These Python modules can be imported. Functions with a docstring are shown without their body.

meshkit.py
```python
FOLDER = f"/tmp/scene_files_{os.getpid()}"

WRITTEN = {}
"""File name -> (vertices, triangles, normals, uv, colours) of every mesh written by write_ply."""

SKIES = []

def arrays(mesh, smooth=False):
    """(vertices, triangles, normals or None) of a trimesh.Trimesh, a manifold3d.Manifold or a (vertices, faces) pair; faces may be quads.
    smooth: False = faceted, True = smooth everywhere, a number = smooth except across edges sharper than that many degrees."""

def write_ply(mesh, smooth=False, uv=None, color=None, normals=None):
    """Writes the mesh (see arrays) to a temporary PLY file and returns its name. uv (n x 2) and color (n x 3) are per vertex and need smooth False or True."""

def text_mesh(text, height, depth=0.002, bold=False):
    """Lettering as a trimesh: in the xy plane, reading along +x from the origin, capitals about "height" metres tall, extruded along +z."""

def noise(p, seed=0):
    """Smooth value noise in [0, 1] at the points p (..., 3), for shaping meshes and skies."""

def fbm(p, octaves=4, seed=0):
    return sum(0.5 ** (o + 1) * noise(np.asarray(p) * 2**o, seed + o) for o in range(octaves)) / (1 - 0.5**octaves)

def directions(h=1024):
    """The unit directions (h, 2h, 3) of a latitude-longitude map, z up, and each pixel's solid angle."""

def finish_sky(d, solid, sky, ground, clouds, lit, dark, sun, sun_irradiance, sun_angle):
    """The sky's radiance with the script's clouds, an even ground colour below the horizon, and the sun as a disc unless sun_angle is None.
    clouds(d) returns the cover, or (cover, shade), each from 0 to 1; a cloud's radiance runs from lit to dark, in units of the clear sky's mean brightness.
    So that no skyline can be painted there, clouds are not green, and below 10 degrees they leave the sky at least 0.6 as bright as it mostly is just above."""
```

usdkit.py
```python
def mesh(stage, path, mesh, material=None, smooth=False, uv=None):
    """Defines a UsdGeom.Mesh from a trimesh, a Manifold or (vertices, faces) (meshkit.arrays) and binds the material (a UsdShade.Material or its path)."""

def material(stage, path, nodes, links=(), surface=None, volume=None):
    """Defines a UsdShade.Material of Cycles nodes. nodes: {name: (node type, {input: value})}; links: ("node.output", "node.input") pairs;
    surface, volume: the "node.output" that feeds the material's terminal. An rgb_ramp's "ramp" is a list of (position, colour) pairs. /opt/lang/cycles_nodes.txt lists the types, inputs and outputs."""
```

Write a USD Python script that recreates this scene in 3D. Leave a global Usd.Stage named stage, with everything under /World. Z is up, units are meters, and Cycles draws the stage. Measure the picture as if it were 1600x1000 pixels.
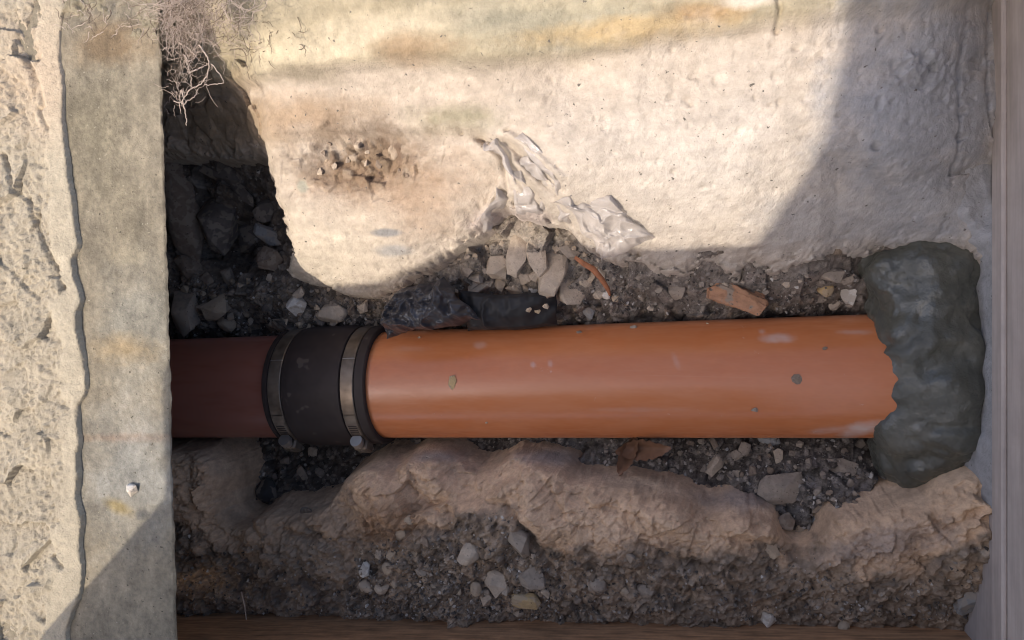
import math, random
import numpy as np, trimesh, manifold3d, shapely, usdkit, meshkit
from scipy.interpolate import RBFInterpolator
from scipy.spatial import cKDTree
from scipy.ndimage import distance_transform_edt, map_coordinates, gaussian_filter
from pxr import Usd, UsdGeom, UsdLux, UsdShade, Sdf, Gf, Vt

stage = Usd.Stage.CreateInMemory()
UsdGeom.SetStageUpAxis(stage, UsdGeom.Tokens.z)
UsdGeom.SetStageMetersPerUnit(stage, 1.0)
UsdGeom.Xform.Define(stage, '/World')
UsdGeom.Scope.Define(stage, '/World/Looks')

# ------------------------------------------------------------------ camera, sky, sun, exposure
F = 1164.0                                   # focal length in photograph pixels (1600 wide)
TILT = math.radians(13.9)
DIST = 0.745
ct, st = math.cos(TILT), math.sin(TILT)
CAM = np.array([DIST * st, 0.0, DIST * ct])
RIGHT, UP, FWD = np.array([ct, 0, -st]), np.array([0, 1.0, 0]), np.array([-st, 0, -ct])
cam = UsdGeom.Camera.Define(stage, '/World/camera')
cam.AddTransformOp().Set(Gf.Matrix4d(*RIGHT, 0, *UP, 0, *(-FWD), 0, *CAM, 1))
cam.CreateHorizontalApertureAttr(36.0)
cam.CreateVerticalApertureAttr(22.5)
cam.CreateFocalLengthAttr(36.0 * F / 1600)
cam.CreateClippingRangeAttr(Gf.Vec2f(0.02, 500))
cam.CreateExposureAttr(1.36)

SUN_EL, SUN_TRAVEL = math.radians(56), math.radians(46)     # the light travels towards +x +y and down
S = -np.array([math.cos(SUN_EL) * math.cos(SUN_TRAVEL), math.cos(SUN_EL) * math.sin(SUN_TRAVEL), -math.sin(SUN_EL)])   # towards the sun
dome = UsdLux.DomeLight.Define(stage, '/World/sky')
dome.GetPrim().SetCustomDataByKey('kind', 'structure')
SKY = usdkit.material(stage, '/World/Looks/sky', {
    'sky': ('sky_texture', {'sky_type': 'single_scattering', 'sun_disc': False, 'sun_elevation': SUN_EL, 'sun_rotation': math.atan2(S[0], S[1]), 'air_density': 0.75, 'aerosol_density': 3.0}),
    'bg': ('background_shader', {'strength': 0.15})}, [('sky.color', 'bg.color')], surface='bg.background')
UsdShade.MaterialBindingAPI.Apply(dome.GetPrim()).Bind(SKY)
sun = UsdLux.DistantLight.Define(stage, '/World/sun')
sun.CreateIntensityAttr(0.5); sun.CreateAngleAttr(0.5); sun.CreateColorAttr(Gf.Vec3f(1.0, 0.92, 0.81))
sun.GetPrim().CreateAttribute('inputs:normalize', Sdf.ValueTypeNames.Bool).Set(True)
zl = S / np.linalg.norm(S); xl = np.cross([0, 0, 1.0], zl); xl /= np.linalg.norm(xl); yl = np.cross(zl, xl)
sun.AddTransformOp().Set(Gf.Matrix4d(*xl, 0, *yl, 0, *zl, 0, 0, 0, 5, 1))


# ------------------------------------------------------------------ helpers
def U(px, py, z):
    """The point at height z that the photograph shows at pixel (px, py)."""
    px, py, z = np.broadcast_arrays(np.asarray(px, float), np.asarray(py, float), np.asarray(z, float))
    d = ((px - 800) / F)[..., None] * RIGHT + ((500 - py) / F)[..., None] * UP + FWD
    t = (z - CAM[2]) / d[..., 2]
    return CAM + t[..., None] * d


def project(p):
    q = np.asarray(p) - CAM
    w = q @ FWD
    return 800 + F * (q @ RIGHT) / w, 500 - F * (q @ UP) / w


used = {}


def path_of(name, parent=None):
    base = str(parent.GetPath()) if parent is not None else '/World'
    n = used.get((base, name), 0)
    used[(base, name)] = n + 1
    return f'{base}/{name}' + (f'_{n:03d}' if n else '')


def tag(o, label=None, cat=None, group=None, kind=None):
    o = o.GetPrim() if hasattr(o, 'GetPrim') else o
    for k, v in (('label', label), ('category', cat), ('group', group), ('kind', kind)):
        if v:
            o.SetCustomDataByKey(k, v)
    return o


def obj(name, mesh, mat, parent=None, smooth=False, cd=None):
    m = usdkit.mesh(stage, path_of(name, parent), mesh, mat, smooth=smooth)
    if cd is not None:
        UsdGeom.PrimvarsAPI(m).CreatePrimvar('Cd', Sdf.ValueTypeNames.Color3fArray, 'vertex').Set(Vt.Vec3fArray.FromNumpy(np.asarray(cd, np.float32)))
    return m.GetPrim()


def thing(name, label, cat, group=None, at=None):
    x = UsdGeom.Xform.Define(stage, path_of(name))
    if at is not None:
        x.AddTranslateOp().Set(Gf.Vec3d(*map(float, at)))
    return tag(x.GetPrim(), label, cat, group)


def surface_mat(name, rough=0.85, vary=0.35, scale=140, bump=0.5, bump_scale=260, bump_dist=0.002, spots=None, color=None, spec=0.3, streak=None, sat=None):
    """Principled surface: base colour from the mesh's Cd (or a colour) broken up by noise, with fine relief."""
    n = {'co': ('geometry', {}),
         'n1': ('noise_texture', {'scale': scale, 'detail': 6.0, 'roughness': 0.7}),
         'n2': ('noise_texture', {'scale': bump_scale, 'detail': 5.0, 'roughness': 0.65}),
         'mr': ('map_range', {'value': 0.5, 'from_min': 0.25, 'from_max': 0.75, 'to_min': 1 - vary, 'to_max': 1 + vary}),
         'mul': ('mix', {'mix_type': 'multiply', 'fac': 1.0}),
         'b': ('bump', {'strength': bump, 'distance': bump_dist}),
         'p': ('principled_bsdf', {'roughness': rough, 'specular_ior_level': spec})}
    l = [('co.position', 'n1.vector'), ('co.position', 'n2.vector'), ('n1.fac', 'mr.value'), ('mr.result', 'mul.color2'), ('n2.fac', 'b.height'), ('b.normal', 'p.normal')]
    if color is None:
        n['a'] = ('attribute', {'attribute': 'Cd'})
        l.append(('a.color', 'mul.color1'))
    else:
        n['mul'][1]['color1'] = color
    out = 'mul.color'
    if streak:                                    # grain: noise stretched along one axis
        n['mp'] = ('mapping', {'scale': streak[:3]})
        n['n3'] = ('noise_texture', {'scale': 1.0, 'detail': 5.0, 'roughness': 0.6})
        n['mr3'] = ('map_range', {'from_min': 0.3, 'from_max': 0.7, 'to_min': 1 - streak[3], 'to_max': 1 + streak[3]})
        n['mul3'] = ('mix', {'mix_type': 'multiply', 'fac': 1.0})
        l += [('co.position', 'mp.vector'), ('mp.vector', 'n3.vector'), ('n3.fac', 'mr3.value'), (out, 'mul3.color1'), ('mr3.result', 'mul3.color2')]
        out = 'mul3.color'
    if spots:                                     # small specks: (scale, threshold, colour)
        for i, (sc, th, colr) in enumerate(spots):
            n[f's{i}'] = ('noise_texture', {'scale': sc, 'detail': 2.0, 'roughness': 0.5})
            n[f'sr{i}'] = ('map_range', {'from_min': th, 'from_max': th + 0.05, 'clamp': True})
            n[f'sm{i}'] = ('mix', {'color2': colr})
            l += [('co.position', f's{i}.vector'), (f's{i}.fac', f'sr{i}.value'), (f'sr{i}.result', f'sm{i}.fac'), (out, f'sm{i}.color1')]
            out = f'sm{i}.color'
    l.append((out, 'p.base_color'))
    return usdkit.material(stage, f'/World/Looks/{name}', n, l, surface='p.BSDF')


def fbm3(x, y, z, scale, octaves=4, seed=0):
    return meshkit.fbm(np.stack([x * scale, y * scale, z * scale], -1), octaves, seed) - 0.5


class Layer:
    """A height field over the ground plan, its heights given at points of the photograph, cut to an outline whose rim is rounded and falls away."""

    def __init__(self, box, res, ctrl, outline=None, rim=0.03, skirt=0.012, foot=-0.10, ragged=0.0, smooth=0.0, slope=9.0):
        x0, x1, y0, y1 = box
        self.res, self.x0, self.y0 = res, x0, y0
        self.nx, self.ny = int((x1 - x0) / res) + 1, int((y1 - y0) / res) + 1
        self.X, self.Y = np.meshgrid(x0 + res * np.arange(self.nx), y0 + res * np.arange(self.ny))
        c = np.array(ctrl, float)
        P = U(c[:, 0], c[:, 1], c[:, 2])
        self.pix = RBFInterpolator(c[:, :2] / 1000, c[:, 2], kernel='thin_plate_spline', smoothing=smooth)
        rbf = RBFInterpolator(P[:, :2], P[:, 2], kernel='thin_plate_spline', smoothing=smooth)
        k = 8
        cx, cy = np.arange(0, self.nx + k, k), np.arange(0, self.ny + k, k)
        gx, gy = np.meshgrid(x0 + res * cx, y0 + res * cy)
        Zc = rbf(np.stack([gx.ravel(), gy.ravel()], -1)).reshape(gx.shape)
        Zc = np.clip(Zc, c[:, 2].min() - 0.02, c[:, 2].max() + 0.02)
        jj, ii = np.meshgrid(np.arange(self.nx) / k, np.arange(self.ny) / k)
        self.Z = map_coordinates(Zc, [ii, jj], order=3, mode='nearest')
        self.inside = np.ones_like(self.Z, bool)
        self.d = None
        if outline is not None:
            o = np.array(outline, float)
            zo = np.clip(self.pix(o[:, :2] / 1000), c[:, 2].min(), c[:, 2].max())
            poly = shapely.Polygon(U(o[:, 0], o[:, 1], zo)[:, :2]).buffer(0)
            wx, wy = self.X, self.Y
            if ragged:
                q = np.zeros_like(wx)
                wx = wx + ragged * (fbm3(wx, wy, q, 45, 4, 11) * 2)
                wy = wy + ragged * (fbm3(wx, wy, q + 3, 45, 4, 12) * 2)
            self.inside = shapely.contains_xy(poly, wx.ravel(), wy.ravel()).reshape(self.X.shape)
            sd = gaussian_filter((distance_transform_edt(self.inside) - distance_transform_edt(~self.inside)) * res, 2.6)
            self.inside = sd > 0
            self.d, out = np.maximum(sd, 0), np.maximum(-sd, 0)
            dj = self.d + rim * .9 * fbm3(self.X, self.Y, self.Z, 70, 4, 13) + rim * .5 * fbm3(self.X, self.Y, self.Z, 260, 2, 14)
            t = 1 - np.clip(dj / rim, 0, 1)
            drop = rim * (np.clip(t, 0, 2) ** 2 if slope < 5 else 1 - np.sqrt(np.clip(1 - t * t, 0, 1))) * 0.9
            self.Z = self.Z - drop
            self.Z = np.where(self.inside, self.Z, np.maximum(self.Z - (rim * 0.5 if slope > 5 else 0) - out * slope, foot))
            self.keep = out <= skirt
            self.out = out
        else:
            self.keep = np.ones_like(self.inside)
        self.PX, self.PY = project(np.stack([self.X, self.Y, self.Z], -1))

    def relief(self, *waves):
        for scale, amp, octv, seed in waves:
            self.Z = self.Z + amp * 2 * fbm3(self.X, self.Y, self.Z, scale, octv, seed)

    def cells(self, cell, seed, squash=1.0):
        """A jittered Voronoi pattern over the plan: (cell number, nearest and second distance, offset from the cell's middle, cell count)."""
        r = np.random.default_rng(seed)
        gx, gy = np.meshgrid(np.arange(self.X.min() - cell, self.X.max() + 2 * cell, cell), np.arange(self.Y.min() - cell, self.Y.max() + 2 * cell, cell * squash))
        c = np.stack([gx.ravel(), gy.ravel()], -1) + r.uniform(-.5, .5, (gx.size, 2)) * cell * [1, squash]
        wx = fbm3(self.X, self.Y, self.X * 0, .35 / cell, 3, seed) * cell * .8
        wy = fbm3(self.X, self.Y, self.X * 0 + 5, .35 / cell, 3, seed + 1) * cell * .8
        p = np.stack([self.X + wx, self.Y + wy], -1).reshape(-1, 2)
        d, i = cKDTree(c).query(p, k=2, workers=-1)
        off = (p - c[i[:, 0]]).reshape(self.X.shape + (2,))
        return i[:, 0].reshape(self.X.shape), d[:, 0].reshape(self.X.shape), d[:, 1].reshape(self.X.shape), off, len(c)

    def clods(self, cell, tilt, mask, seed, jump=0.15, squash=1.0):
        """Broken, angular relief: every cell a small tilted facet."""
        i, d1, d2, off, n = self.cells(cell, seed, squash)
        r = np.random.default_rng(seed + 7)
        t = r.normal(0, tilt, (n, 2)); h = r.normal(0, jump * cell, n)
        self.Z = self.Z + mask * ((t[i] * off).sum(-1) + h[i])

    def gravel(self, cell, height, mask, seed, cd=None, palette=None, keep=.75, mix=.85):
        """Packed small stones: every cell a dome of its own height and colour."""
        i, d1, d2, off, n = self.cells(cell, seed)
        r = np.random.default_rng(seed + 9)
        on = r.random(n) < keep
        hh = np.where(on, r.uniform(.35, 1.0, n), 0)
        t = r.normal(0, .25, (n, 2))
        q = np.clip(1 - (d1 / np.maximum(d2, 1e-9)) ** 2, 0, 1)
        dome = np.minimum(q * 1.7, 1) ** .7
        self.Z = self.Z + mask * height * (hh[i] * dome - .3) + mask * on[i] * dome * (t[i] * off).sum(-1)
        if cd is not None:
            col = np.array(palette)[r.integers(len(palette), size=n)] * r.uniform(.75, 1.25, (n, 1))
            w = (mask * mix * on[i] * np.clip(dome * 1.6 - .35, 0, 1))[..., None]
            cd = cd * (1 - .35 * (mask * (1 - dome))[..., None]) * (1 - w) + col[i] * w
        return cd

    def pits(self, n, box, seed, rad=(.0008, .0026), depth=.9):
        r = np.random.default_rng(seed)
        for _ in range(n):
            p = U(r.uniform(box[0], box[1]), r.uniform(box[2], box[3]), float(self.Z.mean()))
            q = rad[0] + (rad[1] - rad[0]) * r.random() ** 2.5
            ix, iy, k = int((p[0] - self.x0) / self.res), int((p[1] - self.y0) / self.res), int(3 * q / self.res) + 2
            if ix < k or iy < k or ix >= self.nx - k or iy >= self.ny - k:
                continue
            sl = np.s_[iy - k:iy + k, ix - k:ix + k]
            a = r.uniform(0, np.pi)
            dx, dy = self.X[sl] - p[0], self.Y[sl] - p[1]
            e = np.hypot((dx * np.cos(a) + dy * np.sin(a)) / r.uniform(1, 1.9), -dx * np.sin(a) + dy * np.cos(a)) / q
            self.Z[sl] -= q * depth * np.clip(1.15 - e, 0, 1)

    def at(self, x, y):
        return float(map_coordinates(self.Z, [[(y - self.y0) / self.res], [(x - self.x0) / self.res]], order=1, mode='nearest')[0])

    def mesh(self, cd):
        idx = np.arange(self.nx * self.ny).reshape(self.ny, self.nx)
        k = self.keep
        q = k[:-1, :-1] & k[1:, :-1] & k[:-1, 1:] & k[1:, 1:]
        a, b, c, d = idx[:-1, :-1][q], idx[:-1, 1:][q], idx[1:, 1:][q], idx[1:, :-1][q]
        f = np.concatenate([np.stack([a, b, c], -1), np.stack([a, c, d], -1)])
        use = np.unique(f)
        m = np.full(self.nx * self.ny, -1); m[use] = np.arange(len(use))
        v = np.stack([self.X, self.Y, self.Z], -1).reshape(-1, 3)[use]
        return (v, m[f]), np.clip(cd.reshape(-1, 3)[use], 0.004, 0.9)


def blob_mask(px, py, cx, cy, rx, ry, rot=0, soft=0.5, seed=0, wob=0.5):
    a = math.radians(rot)
    u = ((px - cx) * math.cos(a) - (py - cy) * math.sin(a)) / rx
    v = ((px - cx) * math.sin(a) + (py - cy) * math.cos(a)) / ry
    r = np.sqrt(u * u + v * v) + (.9 * wob * (meshkit.fbm(np.stack([px / 7, py / 5, np.zeros_like(px)], -1), 3, seed + 300) - 0.5) if px.size > 1 else 0) + wob * 2 * (meshkit.fbm(np.stack([px / 40, py / 40, np.zeros_like(px)], -1), 4, seed) - 0.5)
    return np.clip((1 + soft - r) / (2 * soft), 0, 1)


def stain_or_shade(cd, L, color, strength, *blob, **kw):
    m = blob_mask(L.PX, L.PY, *blob, **kw)[..., None] * strength
    return cd * (1 - m) + np.array(color) * m


def side_of(px, py, line):
    """Pixels below (positive) or above (negative) a polyline that runs from left to right."""
    l = np.array(line, float)
    return py - np.interp(px, l[:, 0], l[:, 1])


def line_distance(px, py, line):
    l = np.array(line, float)
    best = np.full(px.shape, 1e9)
    for a, b in zip(l[:-1], l[1:]):
        ab = b - a
        t = np.clip(((px - a[0]) * ab[0] + (py - a[1]) * ab[1]) / (ab @ ab), 0, 1)
        best = np.minimum(best, np.hypot(px - a[0] - t * ab[0], py - a[1] - t * ab[1]))
    return best


# ------------------------------------------------------------------ materials
M_CONC = surface_mat('old_concrete', rough=0.94, vary=0.22, scale=110, bump=0.7, bump_scale=420, bump_dist=0.0018, spots=[(230, 0.70, (0.10, 0.085, 0.07)), (520, 0.72, (0.16, 0.13, 0.11))], streak=(30, 130, 100, 0.10))
M_ROUGH = surface_mat('rough_concrete', rough=0.95, vary=0.22, scale=160, bump=0.8, bump_scale=480, bump_dist=0.0018)
M_BOARD = surface_mat('weathered_board', rough=0.88, vary=0.32, scale=210, bump=0.8, bump_scale=560, bump_dist=0.0014, streak=(150, 70, 70, 0.12), spots=[(260, 0.70, (0.06, 0.05, 0.033)), (330, 0.71, (0.26, 0.23, 0.17))])
M_CLAY = surface_mat('clay_bank', rough=0.95, vary=0.3, scale=170, bump=0.8, bump_scale=520, bump_dist=0.002, spec=0.15)
M_SOIL = surface_mat('dark_soil', rough=0.9, vary=0.5, scale=220, bump=1.0, bump_scale=600, bump_dist=0.003, spec=0.35)
M_GROUND = surface_mat('outer_ground', rough=0.95, vary=0.3, scale=20, bump=0.6, bump_scale=90, bump_dist=0.01, color=(0.30, 0.26, 0.2))
M_PLANK = surface_mat('brown_plank', rough=0.7, vary=0.25, scale=60, bump=0.5, bump_scale=300, bump_dist=0.001, color=(0.27, 0.14, 0.068), streak=(14, 260, 260, 0.45))
M_SHADE_SHEET = surface_mat('added_ply', rough=0.8, vary=0.15, scale=30, bump=0.3, bump_scale=200, bump_dist=0.001, color=(0.45, 0.36, 0.26), streak=(8, 60, 60, 0.2))
M_SHUT = surface_mat('pink_grey_board', rough=0.75, vary=0.12, scale=40, bump=0.3, bump_scale=300, bump_dist=0.0007, color=(0.30, 0.255, 0.225), streak=(160, 12, 160, 0.14))
M_MORTAR = usdkit.material(stage, '/World/Looks/wet_mortar', {
    'co': ('geometry', {}), 'n1': ('noise_texture', {'scale': 32, 'detail': 4}), 'r': ('rgb_ramp', {'ramp': [(0.3, (0.038, 0.038, 0.031)), (0.5, (0.054, 0.053, 0.042)), (0.7, (0.082, 0.077, 0.060))]}),
    'n2': ('noise_texture', {'scale': 260, 'detail': 5, 'roughness': 0.6}), 'b': ('bump', {'strength': 0.45, 'distance': 0.002}),
    'n3': ('noise_texture', {'scale': 45, 'detail': 3}), 'rr': ('map_range', {'from_min': 0.38, 'from_max': 0.62, 'to_min': 0.18, 'to_max': 0.6}),
    'p': ('principled_bsdf', {'specular_ior_level': 0.5})},
    [('co.position', 'n1.vector'), ('n1.fac', 'r.fac'), ('r.color', 'p.base_color'), ('co.position', 'n2.vector'), ('n2.fac', 'b.height'), ('b.normal', 'p.normal'), ('co.position', 'n3.vector'), ('n3.fac', 'rr.value'), ('rr.result', 'p.roughness')], surface='p.BSDF')


def pipe_mat(name, base, dust, rough, th=0.66):
    return usdkit.material(stage, f'/World/Looks/{name}', {
        'co': ('geometry', {}), 'mp': ('mapping', {'scale': (14, 60, 60)}), 'n1': ('noise_texture', {'scale': 1.0, 'detail': 5, 'roughness': 0.65}),
        'r1': ('map_range', {'from_min': 0.35, 'from_max': 0.75, 'to_min': 0.0, 'to_max': 0.30, 'clamp': True}), 'm1': ('mix', {'color1': base, 'color2': dust}),
        'n2': ('noise_texture', {'scale': 38, 'detail': 5, 'roughness': 0.75}), 'r2': ('map_range', {'from_min': th, 'from_max': th + 0.07, 'to_min': 0.0, 'to_max': 0.45, 'clamp': True}), 'm2': ('mix', {'color2': (0.5, 0.4, 0.36)}), 'at': ('attribute', {'attribute': 'Cd'}), 'm3': ('mix', {'color2': (0.46, 0.37, 0.33)}),
        'sc': ('mapping', {'scale': (5, 420, 420), 'rotation': (0, 0, 0.12)}), 'ns': ('noise_texture', {'scale': 1.0, 'detail': 2, 'distortion': 0.6}), 'rs': ('map_range', {'from_min': 0.68, 'from_max': 0.74, 'to_min': 0.0, 'to_max': 0.35, 'clamp': True}), 'm4': ('mix', {'color2': dust}), 'r3': ('map_range', {'from_min': 0.3, 'from_max': 0.7, 'to_min': rough - 0.07, 'to_max': rough + 0.12}),
        'n4': ('noise_texture', {'scale': 500, 'detail': 3}), 'b': ('bump', {'strength': 0.08, 'distance': 0.001}),
        'p': ('principled_bsdf', {'specular_ior_level': 0.5})},
        [('co.position', 'mp.vector'), ('mp.vector', 'n1.vector'), ('n1.fac', 'r1.value'), ('r1.result', 'm1.fac'), ('co.position', 'n2.vector'), ('n2.fac', 'r2.value'), ('r2.result', 'm2.fac'), ('m1.color', 'm2.color1'), ('m2.color', 'm3.color1'), ('at.fac', 'm3.fac'), ('co.position', 'sc.vector'), ('sc.vector', 'ns.vector'), ('ns.fac', 'rs.value'), ('rs.result', 'm4.fac'), ('m3.color', 'm4.color1'), ('m4.color', 'p.base_color'),
         ('n1.fac', 'r3.value'), ('r3.result', 'p.roughness'), ('co.position', 'n4.vector'), ('n4.fac', 'b.height'), ('b.normal', 'p.normal')], surface='p.BSDF')


M_ORANGE = pipe_mat('orange_plastic', (0.37, 0.118, 0.040), (0.40, 0.165, 0.08), 0.27)
M_BROWN = pipe_mat('dark_brown_plastic', (0.20, 0.072, 0.048), (0.24, 0.105, 0.075), 0.36, 0.74)
M_RUBBER = surface_mat('black_rubber', rough=0.62, vary=0.3, scale=60, bump=0.15, bump_scale=400, bump_dist=0.0006, color=(0.026, 0.018, 0.015), spec=0.22, spots=[(60, 0.66, (0.06, 0.045, 0.036))])
M_STEEL = usdkit.material(stage, '/World/Looks/dull_steel', {
    'co': ('geometry', {}), 'n': ('noise_texture', {'scale': 90, 'detail': 4}), 'r': ('rgb_ramp', {'ramp': [(0.3, (0.10, 0.075, 0.055)), (0.7, (0.20, 0.155, 0.115))]}), 'p': ('principled_bsdf', {'metallic': 0.75, 'roughness': 0.46})},
    [('co.position', 'n.vector'), ('n.fac', 'r.fac'), ('r.color', 'p.base_color')], surface='p.BSDF')
M_BRIGHT = usdkit.material(stage, '/World/Looks/bright_steel', {'p': ('principled_bsdf', {'base_color': (0.36, 0.32, 0.28), 'metallic': 0.9, 'roughness': 0.36})}, [], surface='p.BSDF')
M_BLACK = surface_mat('black_plastic', rough=0.34, vary=0.3, scale=80, bump=0.3, bump_scale=240, bump_dist=0.0015, color=(0.020, 0.018, 0.019), spec=0.5)
M_BLACK2 = surface_mat('black_matt_sheet', rough=0.55, vary=0.25, scale=80, bump=0.2, bump_scale=340, bump_dist=0.001, color=(0.016, 0.015, 0.015), spec=0.2)
M_LEAF = surface_mat('dry_leaf', rough=0.6, vary=0.35, scale=90, bump=0.4, bump_scale=250, bump_dist=0.001, color=(0.13, 0.065, 0.035))
M_TWIG = surface_mat('rusty_twig', rough=0.75, vary=0.35, scale=160, bump=0.5, bump_scale=400, bump_dist=0.001, color=(0.26, 0.10, 0.045))
M_ROOT = surface_mat('dry_root', rough=0.85, vary=0.3, scale=140, bump=0.3, bump_scale=500, bump_dist=0.0006, color=(0.33, 0.26, 0.205))
M_ROOTD = surface_mat('dark_root', rough=0.85, vary=0.3, scale=140, bump=0.3, bump_scale=500, bump_dist=0.0006, color=(0.12, 0.085, 0.06))
M_TERRA = surface_mat('terracotta', rough=0.8, vary=0.3, scale=130, bump=0.6, bump_scale=330, bump_dist=0.0016, color=(0.30, 0.155, 0.085), spots=[(75, .55, (0.22, 0.165, 0.12)), (240, .64, (0.10, 0.075, 0.055))])
M_FILM = usdkit.material(stage, '/World/Looks/clear_film', {
    'co': ('geometry', {}), 'n': ('noise_texture', {'scale': 60, 'detail': 4}), 'r': ('map_range', {'from_min': 0.35, 'from_max': 0.65, 'to_min': 0.18, 'to_max': 0.5, 'clamp': True}),
    't': ('transparent_bsdf', {'color': (0.95, 0.95, 0.95)}), 'p': ('principled_bsdf', {'base_color': (0.42, 0.37, 0.325), 'roughness': 0.2, 'specular_ior_level': 0.6}), 'm': ('mix_closure', {})},
    [('co.position', 'n.vector'), ('n.fac', 'r.value'), ('r.result', 'm.fac'), ('t.BSDF', 'm.closure1'), ('p.BSDF', 'm.closure2')], surface='m.closure')


def stone_mat(name, c, vary=0.25, rough=0.9):
    d = tuple(.45 * a + .55 * b for a, b in zip(c, (.27, .215, .16)))         # caked dust in patches
    return surface_mat(name, rough=rough, vary=vary, scale=190, bump=0.6, bump_scale=420, bump_dist=0.0014, color=c, spots=[(95, .50, d), (420, .66, tuple(.55 * a for a in c))])


STONE = {'pale': stone_mat('pale_stone', (0.36, 0.285, 0.21)), 'grey': stone_mat('grey_stone', (0.225, 0.18, 0.138)), 'dark': stone_mat('dark_stone', (0.12, 0.098, 0.08)), 'tan': stone_mat('tan_stone', (0.33, 0.25, 0.17)),
         'brown': stone_mat('brown_stone', (0.17, 0.125, 0.09)), 'white': stone_mat('white_stone', (0.50, 0.445, 0.375)), 'ochre': stone_mat('ochre_stone', (0.34, 0.235, 0.115)), 'blue': stone_mat('blue_grey_stone', (0.215, 0.205, 0.19)), 'black': stone_mat('blackish_stone', (0.045, 0.04, 0.036))}

# ------------------------------------------------------------------ outer ground: one sheet round the pit, out to the horizon
R0, R1 = (-0.60, 0.55, -0.62, 0.62), 90.0
gv, gf = [], []
for r in (0, 1):
    x0, x1, y0, y1 = R0 if r == 0 else (-R1, R1, -R1, R1)
    gv += [(x0, y0, 0.2), (x1, y0, 0.2), (x1, y1, 0.2), (x0, y1, 0.2)]
for k in range(4):
    a, b = k, (k + 1) % 4
    gf += [(a, a + 4, b + 4), (a, b + 4, b)]
tag(obj('ground', (np.array(gv), np.array(gf)), M_GROUND), kind='structure')

# ------------------------------------------------------------------ trench floor
floor = Layer((-0.48, 0.415, -0.32, 0.22), 0.00115, [
    (200, 150, .05), (330, 180, .06), (500, 200, .05), (800, 250, .05), (1200, 250, .05), (1600, 250, .05),
    (260, 260, .02), (350, 260, .03), (420, 260, .045), (300, 350, -.01), (350, 350, -.02), (420, 350, .0), (290, 430, -.005), (380, 415, -.035), (430, 430, .02),
    (280, 480, .0), (350, 470, .01), (420, 460, .025), (520, 470, .015), (600, 475, .01), (680, 430, .035), (760, 400, .045), (800, 380, .05), (850, 440, .035), (900, 400, .05), (950, 430, .045),
    (1050, 430, .05), (1150, 430, .05), (1250, 430, .045), (1320, 420, .04), (1440, 400, .03),
    (300, 515, -.02), (400, 515, -.025), (600, 510, -.022), (800, 493, -.018), (1000, 480, -.005), (1200, 478, -.005), (1320, 470, -.005),
    (250, 600, -.06), (500, 600, -.06), (800, 595, -.06), (1100, 590, -.055), (1400, 585, -.05), (1600, 585, -.05),
    (330, 700, -.05), (450, 700, -.055), (600, 700, -.048), (750, 700, -.035), (850, 705, -.02), (950, 725, -.015), (1050, 715, -.028), (1200, 700, -.03), (1330, 710, -.025),
    (1150, 760, -.022), (1260, 760, -.005), (1330, 760, .0), (1250, 830, -.01), (340, 760, -.055), (420, 760, -.055), (520, 750, -.05), (700, 780, -.05), (900, 800, -.04), (1100, 800, -.03), (1400, 760, -.01), (1560, 700, .0),
    (200, 900, -.05), (500, 900, -.05), (900, 900, -.05), (1300, 900, -.05), (1600, 900, -.05), (200, 1050, -.05), (900, 1050, -.05), (1600, 1050, -.05)], smooth=1e-5)
floor.relief((22, .006, 3, 5), (70, .004, 3, 6))
floor.clods(.028, .25, 1.0, 501)
PX, PY = floor.PX, floor.PY
cd = np.empty(floor.X.shape + (3,)); cd[:] = (.095, .074, .058)
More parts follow.
